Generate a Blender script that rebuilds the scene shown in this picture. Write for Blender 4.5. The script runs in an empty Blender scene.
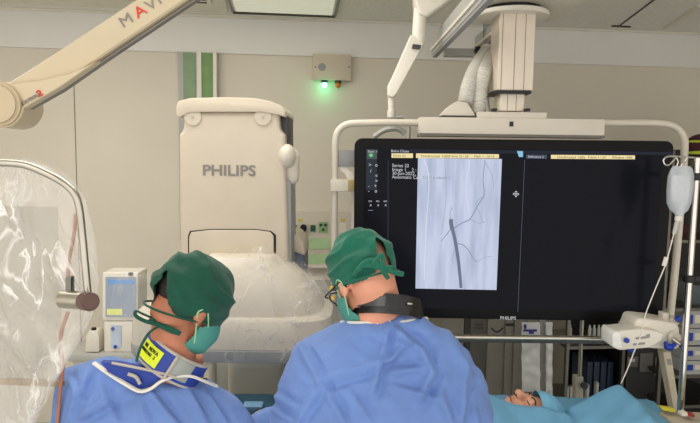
import bpy, bmesh, math, random
from mathutils import Vector, Matrix, noise, Euler
random.seed(7)
PI = math.pi
R = math.radians
SC = bpy.context.scene
COL = SC.collection

# ------------------------------------------------------------------ camera
FPX = 600.0
PITCH, ROLL = R(5.25), R(0.75)
CAMZ = 1.85
FWD = Vector((0, math.cos(PITCH), -math.sin(PITCH)))
_R0 = Vector((1, 0, 0)); _U0 = Vector((0, math.sin(PITCH), math.cos(PITCH)))
RT = _R0 * math.cos(ROLL) + _U0 * math.sin(ROLL)
UP = -_R0 * math.sin(ROLL) + _U0 * math.cos(ROLL)
CAM = Vector((0, 0, CAMZ))
cd = bpy.data.cameras.new('camera'); cam = bpy.data.objects.new('camera', cd); COL.objects.link(cam)
m = Matrix((RT, UP, -FWD)).transposed().to_4x4(); m.translation = CAM
cam.matrix_world = m
cd.sensor_width = 36; cd.sensor_fit = 'HORIZONTAL'; cd.lens = FPX * 36 / 700; cd.clip_start = .02
SC.camera = cam
SC.view_settings.view_transform = 'Standard'; SC.view_settings.look = 'None'
SC.view_settings.gamma = 1; SC.view_settings.exposure = 0.0; SC.view_settings.use_curve_mapping = False
# ------------------------------------------------------------------ world and lamps
w = bpy.data.worlds.new('world'); SC.world = w; w.use_nodes = True
w.node_tree.nodes['Background'].inputs[0].default_value = (1.0, .965, .92, 1)
w.node_tree.nodes['Background'].inputs[1].default_value = 1.48
def area(name, loc, sx, sy, power, col=(1, .955, .89), rot=(0, 0, 0)):
    l = bpy.data.lights.new(name, 'AREA'); l.shape = 'RECTANGLE'; l.size = sx; l.size_y = sy
    l.energy = power; l.color = col
    o = bpy.data.objects.new(name, l); COL.objects.link(o); o.location = loc; o.rotation_euler = rot
    o['label'] = 'ceiling lamp panel lighting the room'; o['category'] = 'light'
    return o
area('ceiling_lamp', (-1.0, 2.3, 2.74), 2.0, 1.0, 30)
area('ceiling_lamp', (-.9, 0.0, 2.74), 1.6, 1.0, 13)
area('ceiling_lamp', (1.0, 0.0, 2.74), 1.2, 0.6, 3, (1, .96, .9))

# ------------------------------------------------------------------ pixel -> world
def ray(px, py):
    return FWD + RT * ((px - 350) / FPX) + UP * ((211.5 - py) / FPX)
def P(px, py, Y):
    d = ray(px, py); return CAM + d * (Y / d.y)
TH = math.atan(.105)
TAN = Vector((math.cos(TH), math.sin(TH), 0)); NRM = Vector((math.sin(TH), -math.cos(TH), 0))
WY = 4.2
def PW(px, py, off=0.0, Y0=WY):
    d = ray(px, py); o = Vector((0, Y0, 0)) + NRM * off
    return CAM + d * ((o - CAM).dot(NRM) / d.dot(NRM))
def PZ(px, py, z):
    d = ray(px, py); return CAM + d * ((z - CAMZ) / d.z)

# ------------------------------------------------------------------ materials
def lin(c):
    return tuple(((x / 255) / 12.92 if x / 255 <= .04045 else ((x / 255 + .055) / 1.055) ** 2.4) for x in c) + (1,)
def mat(name, c, rough=.5, metal=0, noise_amt=.04, scale=12, bump=0.0, bscale=60, emit=None, es=0, spec=.5, sheen=0, sss=0, coat=0):
    m = bpy.data.materials.new(name); m.use_nodes = True
    nt = m.node_tree; b = nt.nodes['Principled BSDF']
    b.inputs['Roughness'].default_value = rough; b.inputs['Metallic'].default_value = metal
    b.inputs['Specular IOR Level'].default_value = spec
    if sheen: b.inputs['Sheen Weight'].default_value = sheen
    if coat: b.inputs['Coat Weight'].default_value = coat
    if sss:
        b.inputs['Subsurface Weight'].default_value = sss; b.inputs['Subsurface Radius'].default_value = (.02, .008, .004)
        b.inputs['Subsurface Scale'].default_value = .5
    tc = nt.nodes.new('ShaderNodeTexCoord'); nz = nt.nodes.new('ShaderNodeTexNoise')
    nz.inputs['Scale'].default_value = scale; nz.inputs['Detail'].default_value = 4
    nt.links.new(tc.outputs['Object'], nz.inputs['Vector'])
    cr = nt.nodes.new('ShaderNodeValToRGB'); L = lin(c)
    cr.color_ramp.elements[0].color = tuple(max(0, v * (1 - noise_amt * 2)) for v in L[:3]) + (1,)
    cr.color_ramp.elements[1].color = tuple(min(1, v * (1 + noise_amt * 2)) for v in L[:3]) + (1,)
    cr.color_ramp.elements[0].position = .3; cr.color_ramp.elements[1].position = .7
    nt.links.new(nz.outputs['Fac'], cr.inputs['Fac']); nt.links.new(cr.outputs['Color'], b.inputs['Base Color'])
    if bump:
        n2 = nt.nodes.new('ShaderNodeTexNoise'); n2.inputs['Scale'].default_value = bscale; n2.inputs['Detail'].default_value = 3
        nt.links.new(tc.outputs['Object'], n2.inputs['Vector'])
        bp = nt.nodes.new('ShaderNodeBump'); bp.inputs['Strength'].default_value = bump; bp.inputs['Distance'].default_value = .01
        nt.links.new(n2.outputs['Fac'], bp.inputs['Height']); nt.links.new(bp.outputs['Normal'], b.inputs['Normal'])
    if emit:
        b.inputs['Emission Color'].default_value = lin(emit); b.inputs['Emission Strength'].default_value = es
    return m
def emis(name, c, s=1.0):
    m = bpy.data.materials.new(name); m.use_nodes = True; nt = m.node_tree
    nt.nodes.remove(nt.nodes['Principled BSDF']); e = nt.nodes.new('ShaderNodeEmission')
    e.inputs[0].default_value = lin(c); e.inputs[1].default_value = s
    nt.links.new(e.outputs[0], nt.nodes['Material Output'].inputs[0]); return m
def film(name, base=.15, crease_glint=.6, scale=9, tint=(235, 232, 225), rough=.22):
    """crumpled clear plastic: see-through, with whitish glossy creases that paint in glints"""
    m = bpy.data.materials.new(name); m.use_nodes = True; nt = m.node_tree; N = nt.nodes.new; L = nt.links.new
    b = nt.nodes['Principled BSDF']; b.inputs['Base Color'].default_value = lin(tint)
    b.inputs['Roughness'].default_value = rough; b.inputs['Specular IOR Level'].default_value = .9
    tc = N('ShaderNodeTexCoord'); mp = N('ShaderNodeMapping'); mp.inputs['Scale'].default_value = (1, 1, .45)
    mp.inputs['Rotation'].default_value = (0, .5, 0)
    L(tc.outputs['Object'], mp.inputs['Vector'])
    nz = N('ShaderNodeTexNoise'); nz.inputs['Scale'].default_value = scale * .5; nz.inputs['Detail'].default_value = 4; nz.inputs['Distortion'].default_value = 1.4
    L(mp.outputs[0], nz.inputs['Vector'])
    # ridges: 1-|2n-1|*k
    a = N('ShaderNodeMath'); a.operation = 'SUBTRACT'; L(nz.outputs['Fac'], a.inputs[0]); a.inputs[1].default_value = .5
    ab = N('ShaderNodeMath'); ab.operation = 'ABSOLUTE'; L(a.outputs[0], ab.inputs[0])
    mr = N('ShaderNodeMapRange'); mr.inputs['From Min'].default_value = 0; mr.inputs['From Max'].default_value = .036
    mr.inputs['To Min'].default_value = 1; mr.inputs['To Max'].default_value = 0; L(ab.outputs[0], mr.inputs['Value'])
    n2 = N('ShaderNodeTexNoise'); n2.inputs['Scale'].default_value = scale * .35; L(tc.outputs['Object'], n2.inputs['Vector'])
    m2 = N('ShaderNodeMapRange'); m2.inputs['From Min'].default_value = .42; m2.inputs['From Max'].default_value = .65; L(n2.outputs['Fac'], m2.inputs['Value'])
    mu = N('ShaderNodeMath'); mu.operation = 'MULTIPLY'; L(mr.outputs[0], mu.inputs[0]); L(m2.outputs[0], mu.inputs[1])
    ml = N('ShaderNodeMath'); ml.operation = 'MULTIPLY_ADD'; L(mu.outputs[0], ml.inputs[0]); ml.inputs[1].default_value = crease_glint; ml.inputs[2].default_value = base  # opaque whitish streaks stand in for glints along the film's creases
    cl = N('ShaderNodeClamp'); L(ml.outputs[0], cl.inputs[0])
    bp = N('ShaderNodeBump'); bp.inputs['Strength'].default_value = .9; bp.inputs['Distance'].default_value = .03
    L(nz.outputs['Fac'], bp.inputs['Height']); L(bp.outputs['Normal'], b.inputs['Normal'])
    tr = N('ShaderNodeBsdfTransparent'); mx = N('ShaderNodeMixShader')
    L(cl.outputs[0], mx.inputs[0]); L(tr.outputs[0], mx.inputs[1]); L(b.outputs[0], mx.inputs[2])
    L(mx.outputs[0], nt.nodes['Material Output'].inputs[0]); return m
def glassy(name, c, alpha=.3, rough=.1):
    m = bpy.data.materials.new(name); m.use_nodes = True; nt = m.node_tree; b = nt.nodes['Principled BSDF']
    b.inputs['Base Color'].default_value = lin(c); b.inputs['Roughness'].default_value = rough
    nz = nt.nodes.new('ShaderNodeTexNoise'); nz.inputs['Scale'].default_value = 20
    mr = nt.nodes.new('ShaderNodeMapRange'); mr.inputs['To Min'].default_value = alpha * .85; mr.inputs['To Max'].default_value = min(1, alpha * 1.15)
    nt.links.new(nz.outputs['Fac'], mr.inputs['Value']); nt.links.new(mr.outputs[0], b.inputs['Alpha']); return m

M = dict(
    wall=mat('wall_paint', (222, 214, 198), .8, noise_amt=.015, scale=2),
    bulk=mat('bulkhead_paint', (234, 232, 226), .8, noise_amt=.01, scale=2),
    ceil=mat('ceiling_tile', (236, 234, 226), .9, noise_amt=.03, scale=40, bump=.1, bscale=200),
    ceil2=mat('ceiling_tile_light', (228, 224, 210), .9, noise_amt=.02),
    floor=mat('floor_vinyl', (176, 178, 174), .45),
    seam=mat('seam_grey', (140, 136, 126), .8),
    beige=mat('beige_enamel', (194, 178, 148), .42, noise_amt=.015),
    beige_d=mat('beige_joint', (186, 168, 138), .45, noise_amt=.015),
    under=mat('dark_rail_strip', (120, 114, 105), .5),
    white=mat('white_enamel', (228, 222, 208), .38, noise_amt=.012),
    cream=mat('cream_enamel', (204, 192, 172), .4, noise_amt=.012),
    offw=mat('warm_white_plastic', (212, 204, 188), .42, noise_amt=.012),
    grey=mat('grey_enamel', (150, 150, 148), .5),
    lgrey=mat('light_grey_laminate', (178, 178, 172), .5, noise_amt=.02),
    dgrey=mat('dark_grey', (58, 58, 58), .5),
    black=mat('black_plastic', (12, 12, 13), .45),
    bezel=mat('black_bezel', (8, 8, 9), .35, spec=.15),
    blue_g=mat('slate_blue_cover', (84, 98, 118), .45),
    green=mat('green_panel', (128, 160, 116), .6, noise_amt=.03),
    green_l=mat('pale_green_stripe', (178, 208, 158), .6),
    steel=mat('brushed_steel', (190, 184, 172), .28, 1, noise_amt=.05),
    steel_d=mat('dark_steel', (120, 118, 112), .35, 1),
    chrome=mat('chrome', (215, 212, 205), .12, 1),
    gown=mat('pale_blue_gown', (106, 136, 196), .85, noise_amt=.05, scale=6, bump=.7, bscale=20, sheen=.1),
    apron=mat('royal_blue_apron', (36, 62, 150), .6),
    cap=mat('green_cloth', (6, 74, 56), .88, noise_amt=.08, scale=20, bump=.2, bscale=60, sheen=.15),
    cap2=mat('teal_green_cloth', (14, 100, 78), .88, noise_amt=.08, scale=20, bump=.2, bscale=60, sheen=.15),
    mask=mat('teal_mask', (78, 150, 138), .8),
    skin=mat('skin_ruddy', (226, 158, 128), .5, noise_amt=.05, scale=16, sss=.08),
    skin_t=mat('skin_tan', (190, 122, 92), .5, noise_amt=.06, scale=16, sss=.06),
    skin_p=mat('skin_patient', (214, 158, 128), .5, noise_amt=.06, scale=20, sss=.06),
    hair=mat('dark_hair', (38, 28, 22), .8, noise_amt=.2, scale=60),
    trim=mat('white_binding', (232, 226, 214), .7),
    gtrim=mat('grey_binding', (182, 172, 160), .7),
    yellow=mat('yellow_label', (218, 232, 40), .5, noise_amt=.02),
    ink=mat('black_ink', (18, 20, 14), .6),
    gink=mat('grey_lettering', (128, 124, 118), .5),
    rink=mat('red_lettering', (214, 46, 24), .5),
    drape=mat('blue_drape', (104, 160, 192), .8, noise_amt=.05, scale=5, bump=.1, bscale=60),
    pouch=mat('white_packet', (240, 240, 236), .3, bump=.3, bscale=18),
    orange=mat('copper_cord', (168, 112, 88), .5),
    vinyl=mat('collar_clear_grey', (150, 156, 150), .25),
    blackv=mat('black_vinyl', (14, 14, 15), .3, bump=.3, bscale=30),
    navy=mat('blue_clip', (22, 60, 170), .4),
    gloves=mat('glove_latex', (220, 214, 196), .5),
    trouser=mat('scrub_trousers', (40, 90, 80), .85),
    shoe=mat('white_clog', (210, 208, 200), .5),
    rackd=mat('rack_dark', (20, 20, 20), .5),
    hose=mat('hose_white', (205, 202, 192), .5),
    hivis=mat('hi_vis_yellow', (200, 215, 60), .6),
    maroon=mat('maroon_cloth', (70, 24, 40), .8),
    film=film('shield_plastic_film', .22, .85, 17, (245, 242, 236)),
    film2=film('detector_plastic_film', .07, .38, 18),
    pane=glassy('lead_glass', (150, 146, 132), .22, .08),
    bagm=glassy('iv_bag_plastic', (226, 232, 240), .5, .2),
    clear=glassy('clear_tubing', (215, 215, 210), .7, .2),
)

# ------------------------------------------------------------------ mesh helpers
WL = {}
def obj(name, bm, m, parent=None, smooth=True, ang=35, loc=None):
    bmesh.ops.recalc_face_normals(bm, faces=bm.faces)
    me = bpy.data.meshes.new(name)
    if parent is not None:
        pw = WL[parent.name]; base = Vector(pw)
        o_loc = Vector((0, 0, 0)); org = base
    else:
        if loc is None:
            vs = [v.co for v in bm.verts]
            loc = Vector(((min(v.x for v in vs) + max(v.x for v in vs)) / 2, (min(v.y for v in vs) + max(v.y for v in vs)) / 2, min(v.z for v in vs)))
        org = Vector(loc); o_loc = org
    bmesh.ops.translate(bm, verts=bm.verts, vec=-org)
    bm.to_mesh(me); bm.free()
    if smooth:
        for p in me.polygons: p.use_smooth = True
        me.set_sharp_from_angle(angle=R(ang))
    me.materials.append(m)
    o = bpy.data.objects.new(name, me); COL.objects.link(o)
    o.location = o_loc
    if parent is not None: o.parent = parent
    WL[o.name] = org
    return o
def thing(name, label, cat, loc, group=None):
    o = bpy.data.objects.new(name, None); COL.objects.link(o); o.location = loc
    o.empty_display_size = .05
    o['label'] = label; o['category'] = cat
    if group: o['group'] = group
    WL[o.name] = Vector(loc); return o
def tag(o, label, cat, group=None, kind=None):
    o['label'] = label; o['category'] = cat
    if group: o['group'] = group
    if kind: o['kind'] = kind
    return o
def struct(name, bm, m, **k):
    o = obj(name, bm, m, **k); o['kind'] = 'structure'; return o
def NB(): return bmesh.new()
def bevel(bm, geom_faces, r, seg=2):
    es = list({e for f in geom_faces for e in f.edges})
    if r > 0: bmesh.ops.bevel(bm, geom=es, offset=r, segments=seg, affect='EDGES', profile=.7)
def box(bm, c, s, rot=None, r=0, seg=2):
    t = bmesh.new(); bmesh.ops.create_cube(t, size=1)
    bmesh.ops.scale(t, vec=Vector(s), verts=t.verts)
    if r: bmesh.ops.bevel(t, geom=list(t.edges), offset=min(r, min(s) * .49), segments=seg, affect='EDGES', profile=.6)
    mx = Matrix.Translation(Vector(c)) @ (rot.to_4x4() if rot is not None else Matrix())
    bmesh.ops.transform(t, matrix=mx, verts=t.verts); merge(bm, t)
def merge(bm, t):
    me = bpy.data.meshes.new('tmp'); t.to_mesh(me); t.free(); bm.from_mesh(me); bpy.data.meshes.remove(me)
def smooth_pts(pts, n=6):
    pts = [Vector(p) for p in pts]
    if len(pts) < 3: return pts
    out = []
    for i in range(len(pts) - 1):
        p0 = pts[max(i - 1, 0)]; p1 = pts[i]; p2 = pts[i + 1]; p3 = pts[min(i + 2, len(pts) - 1)]
        for k in range(n):
            t = k / n
            out.append(.5 * ((2 * p1) + (p2 - p0) * t + (2 * p0 - 5 * p1 + 4 * p2 - p3) * t * t + (3 * p1 - p0 - 3 * p2 + p3) * t ** 3))
    out.append(pts[-1]); return out
def tube(bm, pts, r, n=10, sm=0, closed=False, flat=1.0, corr=0):
    n0 = len(pts)
    pts = smooth_pts(pts, sm) if sm else [Vector(p) for p in pts]
    N = len(pts); rings = []
    if isinstance(r, (list, tuple)) and len(r) != N:
        r = [r[min(int(i / (N - 1) * (n0 - 1)), n0 - 2)] * (1 - f) + r[min(int(i / (N - 1) * (n0 - 1)), n0 - 2) + 1] * f for i, f in ((i, i / (N - 1) * (n0 - 1) - min(int(i / (N - 1) * (n0 - 1)), n0 - 2)) for i in range(N))]
    up = None
    for i, p in enumerate(pts):
        if closed: d = (pts[(i + 1) % N] - pts[i - 1])
        else: d = pts[min(i + 1, N - 1)] - pts[max(i - 1, 0)]
        d = d.normalized() if d.length > 1e-9 else Vector((0, 0, 1))
        if up is None: up = Vector((0, 0, 1)) if abs(d.z) < .9 else Vector((1, 0, 0))
        a = d.cross(up); a = a.normalized() if a.length > 1e-6 else d.orthogonal().normalized()
        b = a.cross(d).normalized(); up = b
        rr = r[i] if isinstance(r, (list, tuple)) else r
        if corr and i % 2: rr *= (1 - corr)
        rings.append([bm.verts.new(p + a * (rr * flat * math.cos(2 * PI * k / n)) + b * (rr * math.sin(2 * PI * k / n))) for k in range(n)])
    for i in range(N if closed else N - 1):
        A = rings[i]; B = rings[(i + 1) % N]
        for k in range(n): bm.faces.new((A[k], A[(k + 1) % n], B[(k + 1) % n], B[k]))
    if not closed:
        bm.faces.new(list(reversed(rings[0]))); bm.faces.new(rings[-1])
def cyl(bm, p0, p1, r, r1=None, n=24, bev=0):
    p0 = Vector(p0); p1 = Vector(p1); t = bmesh.new(); L = (p1 - p0).length
    bmesh.ops.create_cone(t, cap_ends=True, segments=n, radius1=r, radius2=r if r1 is None else r1, depth=L)
    if bev:
        es = [e for e in t.edges if abs(e.verts[0].co.z - e.verts[1].co.z) < 1e-6]
        bmesh.ops.bevel(t, geom=es, offset=bev, segments=3, affect='EDGES')
    q = Vector((0, 0, 1)).rotation_difference((p1 - p0).normalized())
    bmesh.ops.transform(t, matrix=Matrix.Translation((p0 + p1) / 2) @ q.to_matrix().to_4x4(), verts=t.verts); merge(bm, t)
def ell(bm, c, r, rot=None, sub=3):
    t = bmesh.new(); bmesh.ops.create_icosphere(t, subdivisions=sub, radius=1)
    bmesh.ops.scale(t, vec=Vector(r), verts=t.verts)
    mx = Matrix.Translation(Vector(c)) @ (rot.to_4x4() if rot is not None else Matrix())
    bmesh.ops.transform(t, matrix=mx, verts=t.verts); merge(bm, t)
def capsule(bm, p0, p1, r0, r1):
    cyl(bm, p0, p1, r0, r1, 20); ell(bm, p0, (r0,) * 3, sub=2); ell(bm, p1, (r1,) * 3, sub=2)
def loft(bm, secs, n=40, e=2.4):
    """secs: (cx, cy, z, rx, ry[, exponent]) horizontal superellipses"""
    rings = []
    for s in secs:
        cx, cy, z, rx, ry = s[:5]; ex = s[5] if len(s) > 5 else e
        ring = []
        for k in range(n):
            a = 2 * PI * k / n; ca, sa = math.cos(a), math.sin(a)
            ring.append(bm.verts.new((cx + rx * math.copysign(abs(ca) ** (2 / ex), ca), cy + ry * math.copysign(abs(sa) ** (2 / ex), sa), z)))
        rings.append(ring)
    for A, B in zip(rings, rings[1:]):
        for k in range(n): bm.faces.new((A[k], A[(k + 1) % n], B[(k + 1) % n], B[k]))
    bm.faces.new(rings[0]); bm.faces.new(rings[-1])
def prism(bm, pts, depth_vec, r=0, seg=2):
    """closed outline (world points, one plane) extruded by depth_vec"""
    t = bmesh.new(); vs = [t.verts.new(p) for p in pts]; f = t.faces.new(vs)
    g = bmesh.ops.extrude_face_region(t, geom=[f]); nv = [x for x in g['geom'] if isinstance(x, bmesh.types.BMVert)]
    bmesh.ops.translate(t, vec=depth_vec, verts=nv); bmesh.ops.recalc_face_normals(t, faces=t.faces)
    if r:
        es = [e for e in t.edges if len(e.link_faces) == 2 and e.calc_face_angle(0) > .6]
        bmesh.ops.bevel(t, geom=es, offset=r, segments=seg, affect='EDGES', profile=.6)
    merge(bm, t)
def pprism(bm, pix, Y, depth, r=0, seg=2):
    prism(bm, [P(x, y, Y) for x, y in pix], Vector((0, depth, 0)), r, seg)
def rrect(px0, py0, px1, py1, rad, n=5):
    out = []
    for cx, cy, a0 in ((px1 - rad, py0 + rad, -90), (px1 - rad, py1 - rad, 0), (px0 + rad, py1 - rad, 90), (px0 + rad, py0 + rad, 180)):
        for k in range(n + 1):
            a = R(a0 + 90 * k / n); out.append((cx + rad * math.cos(a), cy + rad * math.sin(a)))
    return out
def pbox(bm, px0, py0, px1, py1, Y, depth, r=0):
    mx, my = (px0 + px1) / 2, (py0 + py1) / 2
    x0, x1 = P(px0, my, Y).x, P(px1, my, Y).x; z1, z0 = P(mx, py0, Y).z, P(mx, py1, Y).z
    box(bm, ((x0 + x1) / 2, Y + depth / 2, (z0 + z1) / 2), (x1 - x0, depth, z1 - z0), r=r)
    return x0, x1, z0, z1
RW = Matrix.Rotation(TH, 3, 'Z')
def wbox(bm, px0, py0, px1, py1, thick, off=0.0, r=0, Y0=WY, z0=None, z1=None):
    """box standing against the plane parallel to the back wall"""
    A = PW((px0), (py0 + py1) / 2, off + thick, Y0); B = PW(px1, (py0 + py1) / 2, off + thick, Y0)
    mx = (px0 + px1) / 2
    za = PW(mx, py0, off + thick, Y0).z if z1 is None else z1; zb = PW(mx, py1, off + thick, Y0).z if z0 is None else z0
    c = (A + B) / 2; c.z = (za + zb) / 2; c -= NRM * (thick / 2)
    box(bm, c, ((B - A).length if A.z == B.z else math.hypot(B.x - A.x, B.y - A.y), thick, za - zb), RW, r)
def fuse(bm, voxel=.007, it=3, fac=.5):
    me = bpy.data.meshes.new('f'); bm.to_mesh(me); bm.free()
    o = bpy.data.objects.new('f', me); COL.objects.link(o)
    r = o.modifiers.new('r', 'REMESH'); r.mode = 'VOXEL'; r.voxel_size = voxel
    if it: s = o.modifiers.new('s', 'SMOOTH'); s.factor = fac; s.iterations = it
    dg = bpy.context.evaluated_depsgraph_get(); dg.update()
    out = bmesh.new(); m2 = bpy.data.meshes.new_from_object(o.evaluated_get(dg)); out.from_mesh(m2)
    bpy.data.objects.remove(o); bpy.data.meshes.remove(me); bpy.data.meshes.remove(m2); return out
def wrinkle(bm, amp, fn):
    bm.normal_update()
    mv = [(v, v.co + v.normal * (amp * fn(v.co))) for v in bm.verts]
    for v, c in mv: v.co = c
def ridged(p): return 1 - min(1, abs(noise.noise(p)) * 3.0)
def text(s, size, pos, m, parent, ang=0, bold=0.0, sx=1.0, name='lettering', rot=None, ext=.0006, align='CENTER'):
    cu = bpy.data.curves.new('t', 'FONT'); cu.body = s; cu.size = size; cu.extrude = ext; cu.offset = bold * size
    cu.align_x = align; cu.align_y = 'CENTER'; cu.resolution_u = 3
    o = bpy.data.objects.new('t', cu); COL.objects.link(o)
    dg = bpy.context.evaluated_depsgraph_get(); dg.update()
    me = bpy.data.meshes.new_from_object(o.evaluated_get(dg)); bpy.data.objects.remove(o)
    b = bmesh.new(); b.from_mesh(me); bpy.data.meshes.remove(me)
    mx = Matrix.Translation(Vector(pos)) @ (rot.to_4x4() if rot is not None else Matrix.Rotation(-R(ang), 4, 'Y') @ Matrix.Rotation(PI / 2, 4, 'X')) @ Matrix.Diagonal((sx, 1, 1, 1))
    bmesh.ops.transform(b, matrix=mx, verts=b.verts)
    return obj(name, b, m, parent, smooth=False)

# ------------------------------------------------------------------ the room
CZ = PW(340, 19.5, .03).z
def wallpt(u, z): return Vector((0, WY, 0)) + TAN * u + Vector((0, 0, z))
b = NB(); prism(b, [wallpt(-3.3, 0), wallpt(4.2, 0), wallpt(4.2, CZ), wallpt(-3.3, CZ)], -NRM * .1); struct('wall_back', b, M['wall'])
b = NB(); box(b, (.3, 2.1, -.05), (7.6, 5.6, .1)); struct('floor', b, M['floor'])
b = NB(); box(b, (.3, 2.1, CZ + .05), (7.6, 5.6, .1)); struct('ceiling', b, M['ceil'])
b = NB(); box(b, (-3.35, 2.6, CZ / 2), (.1, 4.6, CZ)); struct('wall_left', b, M['wall'])
b = NB(); box(b, (3.95, 2.6, CZ / 2), (.1, 4.6, CZ)); struct('wall_right', b, M['wall'])
# bulkhead under the ceiling
zb = PW(340, 55, .1).z
b = NB(); prism(b, [wallpt(-3.25, zb), wallpt(4.0, zb), wallpt(4.0, CZ - .001), wallpt(-3.25, CZ - .001)], NRM * .018, .006); struct('trim_1', b, M['bulk'])
b = NB(); prism(b, [wallpt(-3.2, CZ - .014) + NRM * .035, wallpt(3.9, CZ - .014) + NRM * .035, wallpt(3.9, CZ - .001) + NRM * .035, wallpt(-3.2, CZ - .001) + NRM * .035], -NRM * .016); struct('trim_2', b, M['ceil2'])
# wall panel seams
for i, px in enumerate((75,)):
    b = NB(); A = PW(px, 120, 0)
    box(b, (A.x, A.y, zb / 2), (.006, .004, zb), RW); struct('trim_%d' % (3 + i), b, M['seam'])
# ceiling tile joints
def cseam(pa, pb, wd, m, name, z=CZ - .004, th=.008):
    A = PZ(*pa, z); B = PZ(*pb, z); d = (B - A); L = d.length; a = math.atan2(d.y, d.x)
    bb = NB(); box(bb, (A + B) / 2, (L, wd, th), Matrix.Rotation(a, 3, 'Z')); struct(name, bb, m)
cseam((665, 29), (700, 6), .035, M['ceil2'], 'trim_4')
cseam((618, 27), (662, -6), .006, M['dgrey'], 'trim_5')
cseam((612, 26), (630, 27), .02, M['black'], 'trim_6')
# lighter ceiling field on the left
def cquad(name, pix, m, z, th=.01, parent=None):
    bb = NB(); prism(bb, [PZ(x, y, z) for x, y in pix], Vector((0, 0, th))); return obj(name, bb, m, parent, smooth=False)
o = cquad('trim_7', [(-30, 2), (228, 13.5), (222, -16), (-30, -16)], M['ceil2'], CZ - .012); o['kind'] = 'structure'
lt = thing('ceiling_light', 'flat lit ceiling panel lamp in a metal frame above the imaging arm', 'light', PZ(285, 5, CZ - .03))
panel_e = mat('lit_panel', (222, 222, 206), .6, emit=(216, 218, 198), es=.42)
cquad('diffuser', [(236, 11.5), (332, 15.5), (338, -14), (228, -14)], panel_e, CZ - .022, .01, lt)
bb = NB()
for a_, b_ in (((233, 12.5), (335, 16.5)), ((233, 12.5), (224, -14)), ((335, 16.5), (342, -14))):
    A = PZ(*a_, CZ - .02); B = PZ(*b_, CZ - .02); tube(bb, [A, B], .009, 4)
obj('frame', bb, M['steel_d'], lt)
vt = thing('ceiling_vent', 'small white slotted air vent in the ceiling beside the beige arm', 'vent', PZ(198, 2, CZ - .03))
cquad('vent_frame', [(178, 3), (212, 5), (206, -10), (172, -12)], M['white'], CZ - .025, .01, vt)
for k in range(4):
    bb = NB(); A = PZ(184 + k * 1.2, 1.5 - k * 3, CZ - .028); B = PZ(207 - k, 3 - k * 3, CZ - .028); tube(bb, [A, B], .004, 4); obj('slat', bb, M['dgrey'], vt)

# green vertical service channel on the wall
sp = thing('wall_service_panel', 'vertical wall channel with two green strips rising behind the imaging arm', 'wall panel', PW(197, 260, .04))
b = NB(); wbox(b, 179, 51, 219, 240, .03, z1=zb); obj('back_plate', b, M['lgrey'], sp)
b = NB(); wbox(b, 184, 51, 196, 240, .006, .03, z1=zb - .002); obj('green_strip', b, mat('green_panel_a', (134, 160, 124), .6), sp)
b = NB(); wbox(b, 202, 51, 213, 240, .006, .03, z1=zb - .002); obj('green_strip', b, mat('green_panel_b', (122, 158, 100), .6), sp)
b = NB()
wbox(b, 197.5, 51, 202, 240, .02, .03, z1=zb); wbox(b, 213.5, 51, 217, 240, .05, .03, z1=zb)
obj('rib', b, M['white'], sp)
# alarm box
ab = thing('alarm_box', 'white wall alarm box with a lit green lamp and an orange lamp', 'alarm box', PW(332, 80, .03))
b = NB(); wbox(b, 313, 54, 351, 80, .07, 0, .004); obj('housing', b, M['cream'], ab)
def wcyl(b, px, py, off0, off1, r, n=20):
    A = PW(px, py, off1); cyl(b, A + NRM * (off0 - off1), A, r, n=n)
b = NB(); wcyl(b, 322, 67, .07, .074, .026); obj('emblem', b, M['grey'], ab)
for px in (315.5, 349): b = NB(); wcyl(b, px, 67, .07, .074, .005, 10); obj('screw', b, M['dgrey'], ab)
def lamp(px, m, lit):
    b = NB(); c = PW(px, 81, .04); cyl(b, c + Vector((0, 0, .01)), c - Vector((0, 0, .012)), .022); lo = obj('lamp_socket', b, M['dgrey'], ab)
    b = NB(); ell(b, c - Vector((0, 0, .026)), (.019, .019, .022)); obj('green_bulb' if lit else 'orange_bulb', b, m, ab)
    return c
c = lamp(324.5, emis('green_glow', (120, 255, 190), 6), 1); lamp(338, mat('orange_lens', (200, 110, 30), .3), 0)
l = bpy.data.lights.new('alarm_glow', 'POINT'); l.energy = .2; l.color = (.12, 1, .35); l.shadow_soft_size = .02
lo = bpy.data.objects.new('alarm_glow', l); COL.objects.link(lo); lo.location = c + Vector((0, 0, -.07)) + NRM * .05
lo['label'] = 'green glow of the alarm lamp'; lo['category'] = 'light'

# socket trunking
tr = thing('socket_trunking', 'white wall trunking with green stripes and green power sockets', 'wall sockets', PW(318, 270, .03))
b = NB(); wbox(b, 262, 212, 352, 268, .035, 0, .003); obj('casing', b, M['offw'], tr)
for y0, y1 in ((238.5, 249), (254.5, 264)):
    b = NB(); wbox(b, 266, y0, 333, y1, .006, .035); obj('green_stripe', b, M['green_l'], tr)
b = NB(); wbox(b, 262, 264.5, 352, 268, .02, .035); obj('lip', b, M['white'], tr)
for px in (294, 303.5, 313):
    b = NB(); wbox(b, px - 3.6, 224, px + 3.6, 232.6, .006, .035); s = obj('socket', b, M['offw'], tr)
    b = NB(); wbox(b, px - 2.6, 225.2, px + 2.6, 231.6, .003, .041); obj('green_insert', b, mat('socket_green', (30, 92, 66), .5), s)
b = NB(); wbox(b, 318.5, 222, 328, 232.6, .006, .035); s = obj('data_socket', b, mat('socket_plate_green', (150, 178, 130), .5), tr)
for dx, dy in ((-2.3, -2.2), (2.3, -2.2), (0, 2.4)):
    b = NB(); wcyl(b, 323.2 + dx, 227.3 + dy, .041, .046, .010, 12); obj('port', b, mat('port_green', (24, 60, 40), .5), s)
for px in (300.5, 343):
    b = NB(); wbox(b, px - 2, 219, px + 2, 221.5, .004, .035); obj('yellow_tag', b, mat('tag_yellow', (216, 190, 60), .5), tr)
b = NB(); wbox(b, 339.5, 223, 346.5, 233, .006, .035); obj('socket', b, M['white'], tr)
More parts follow.
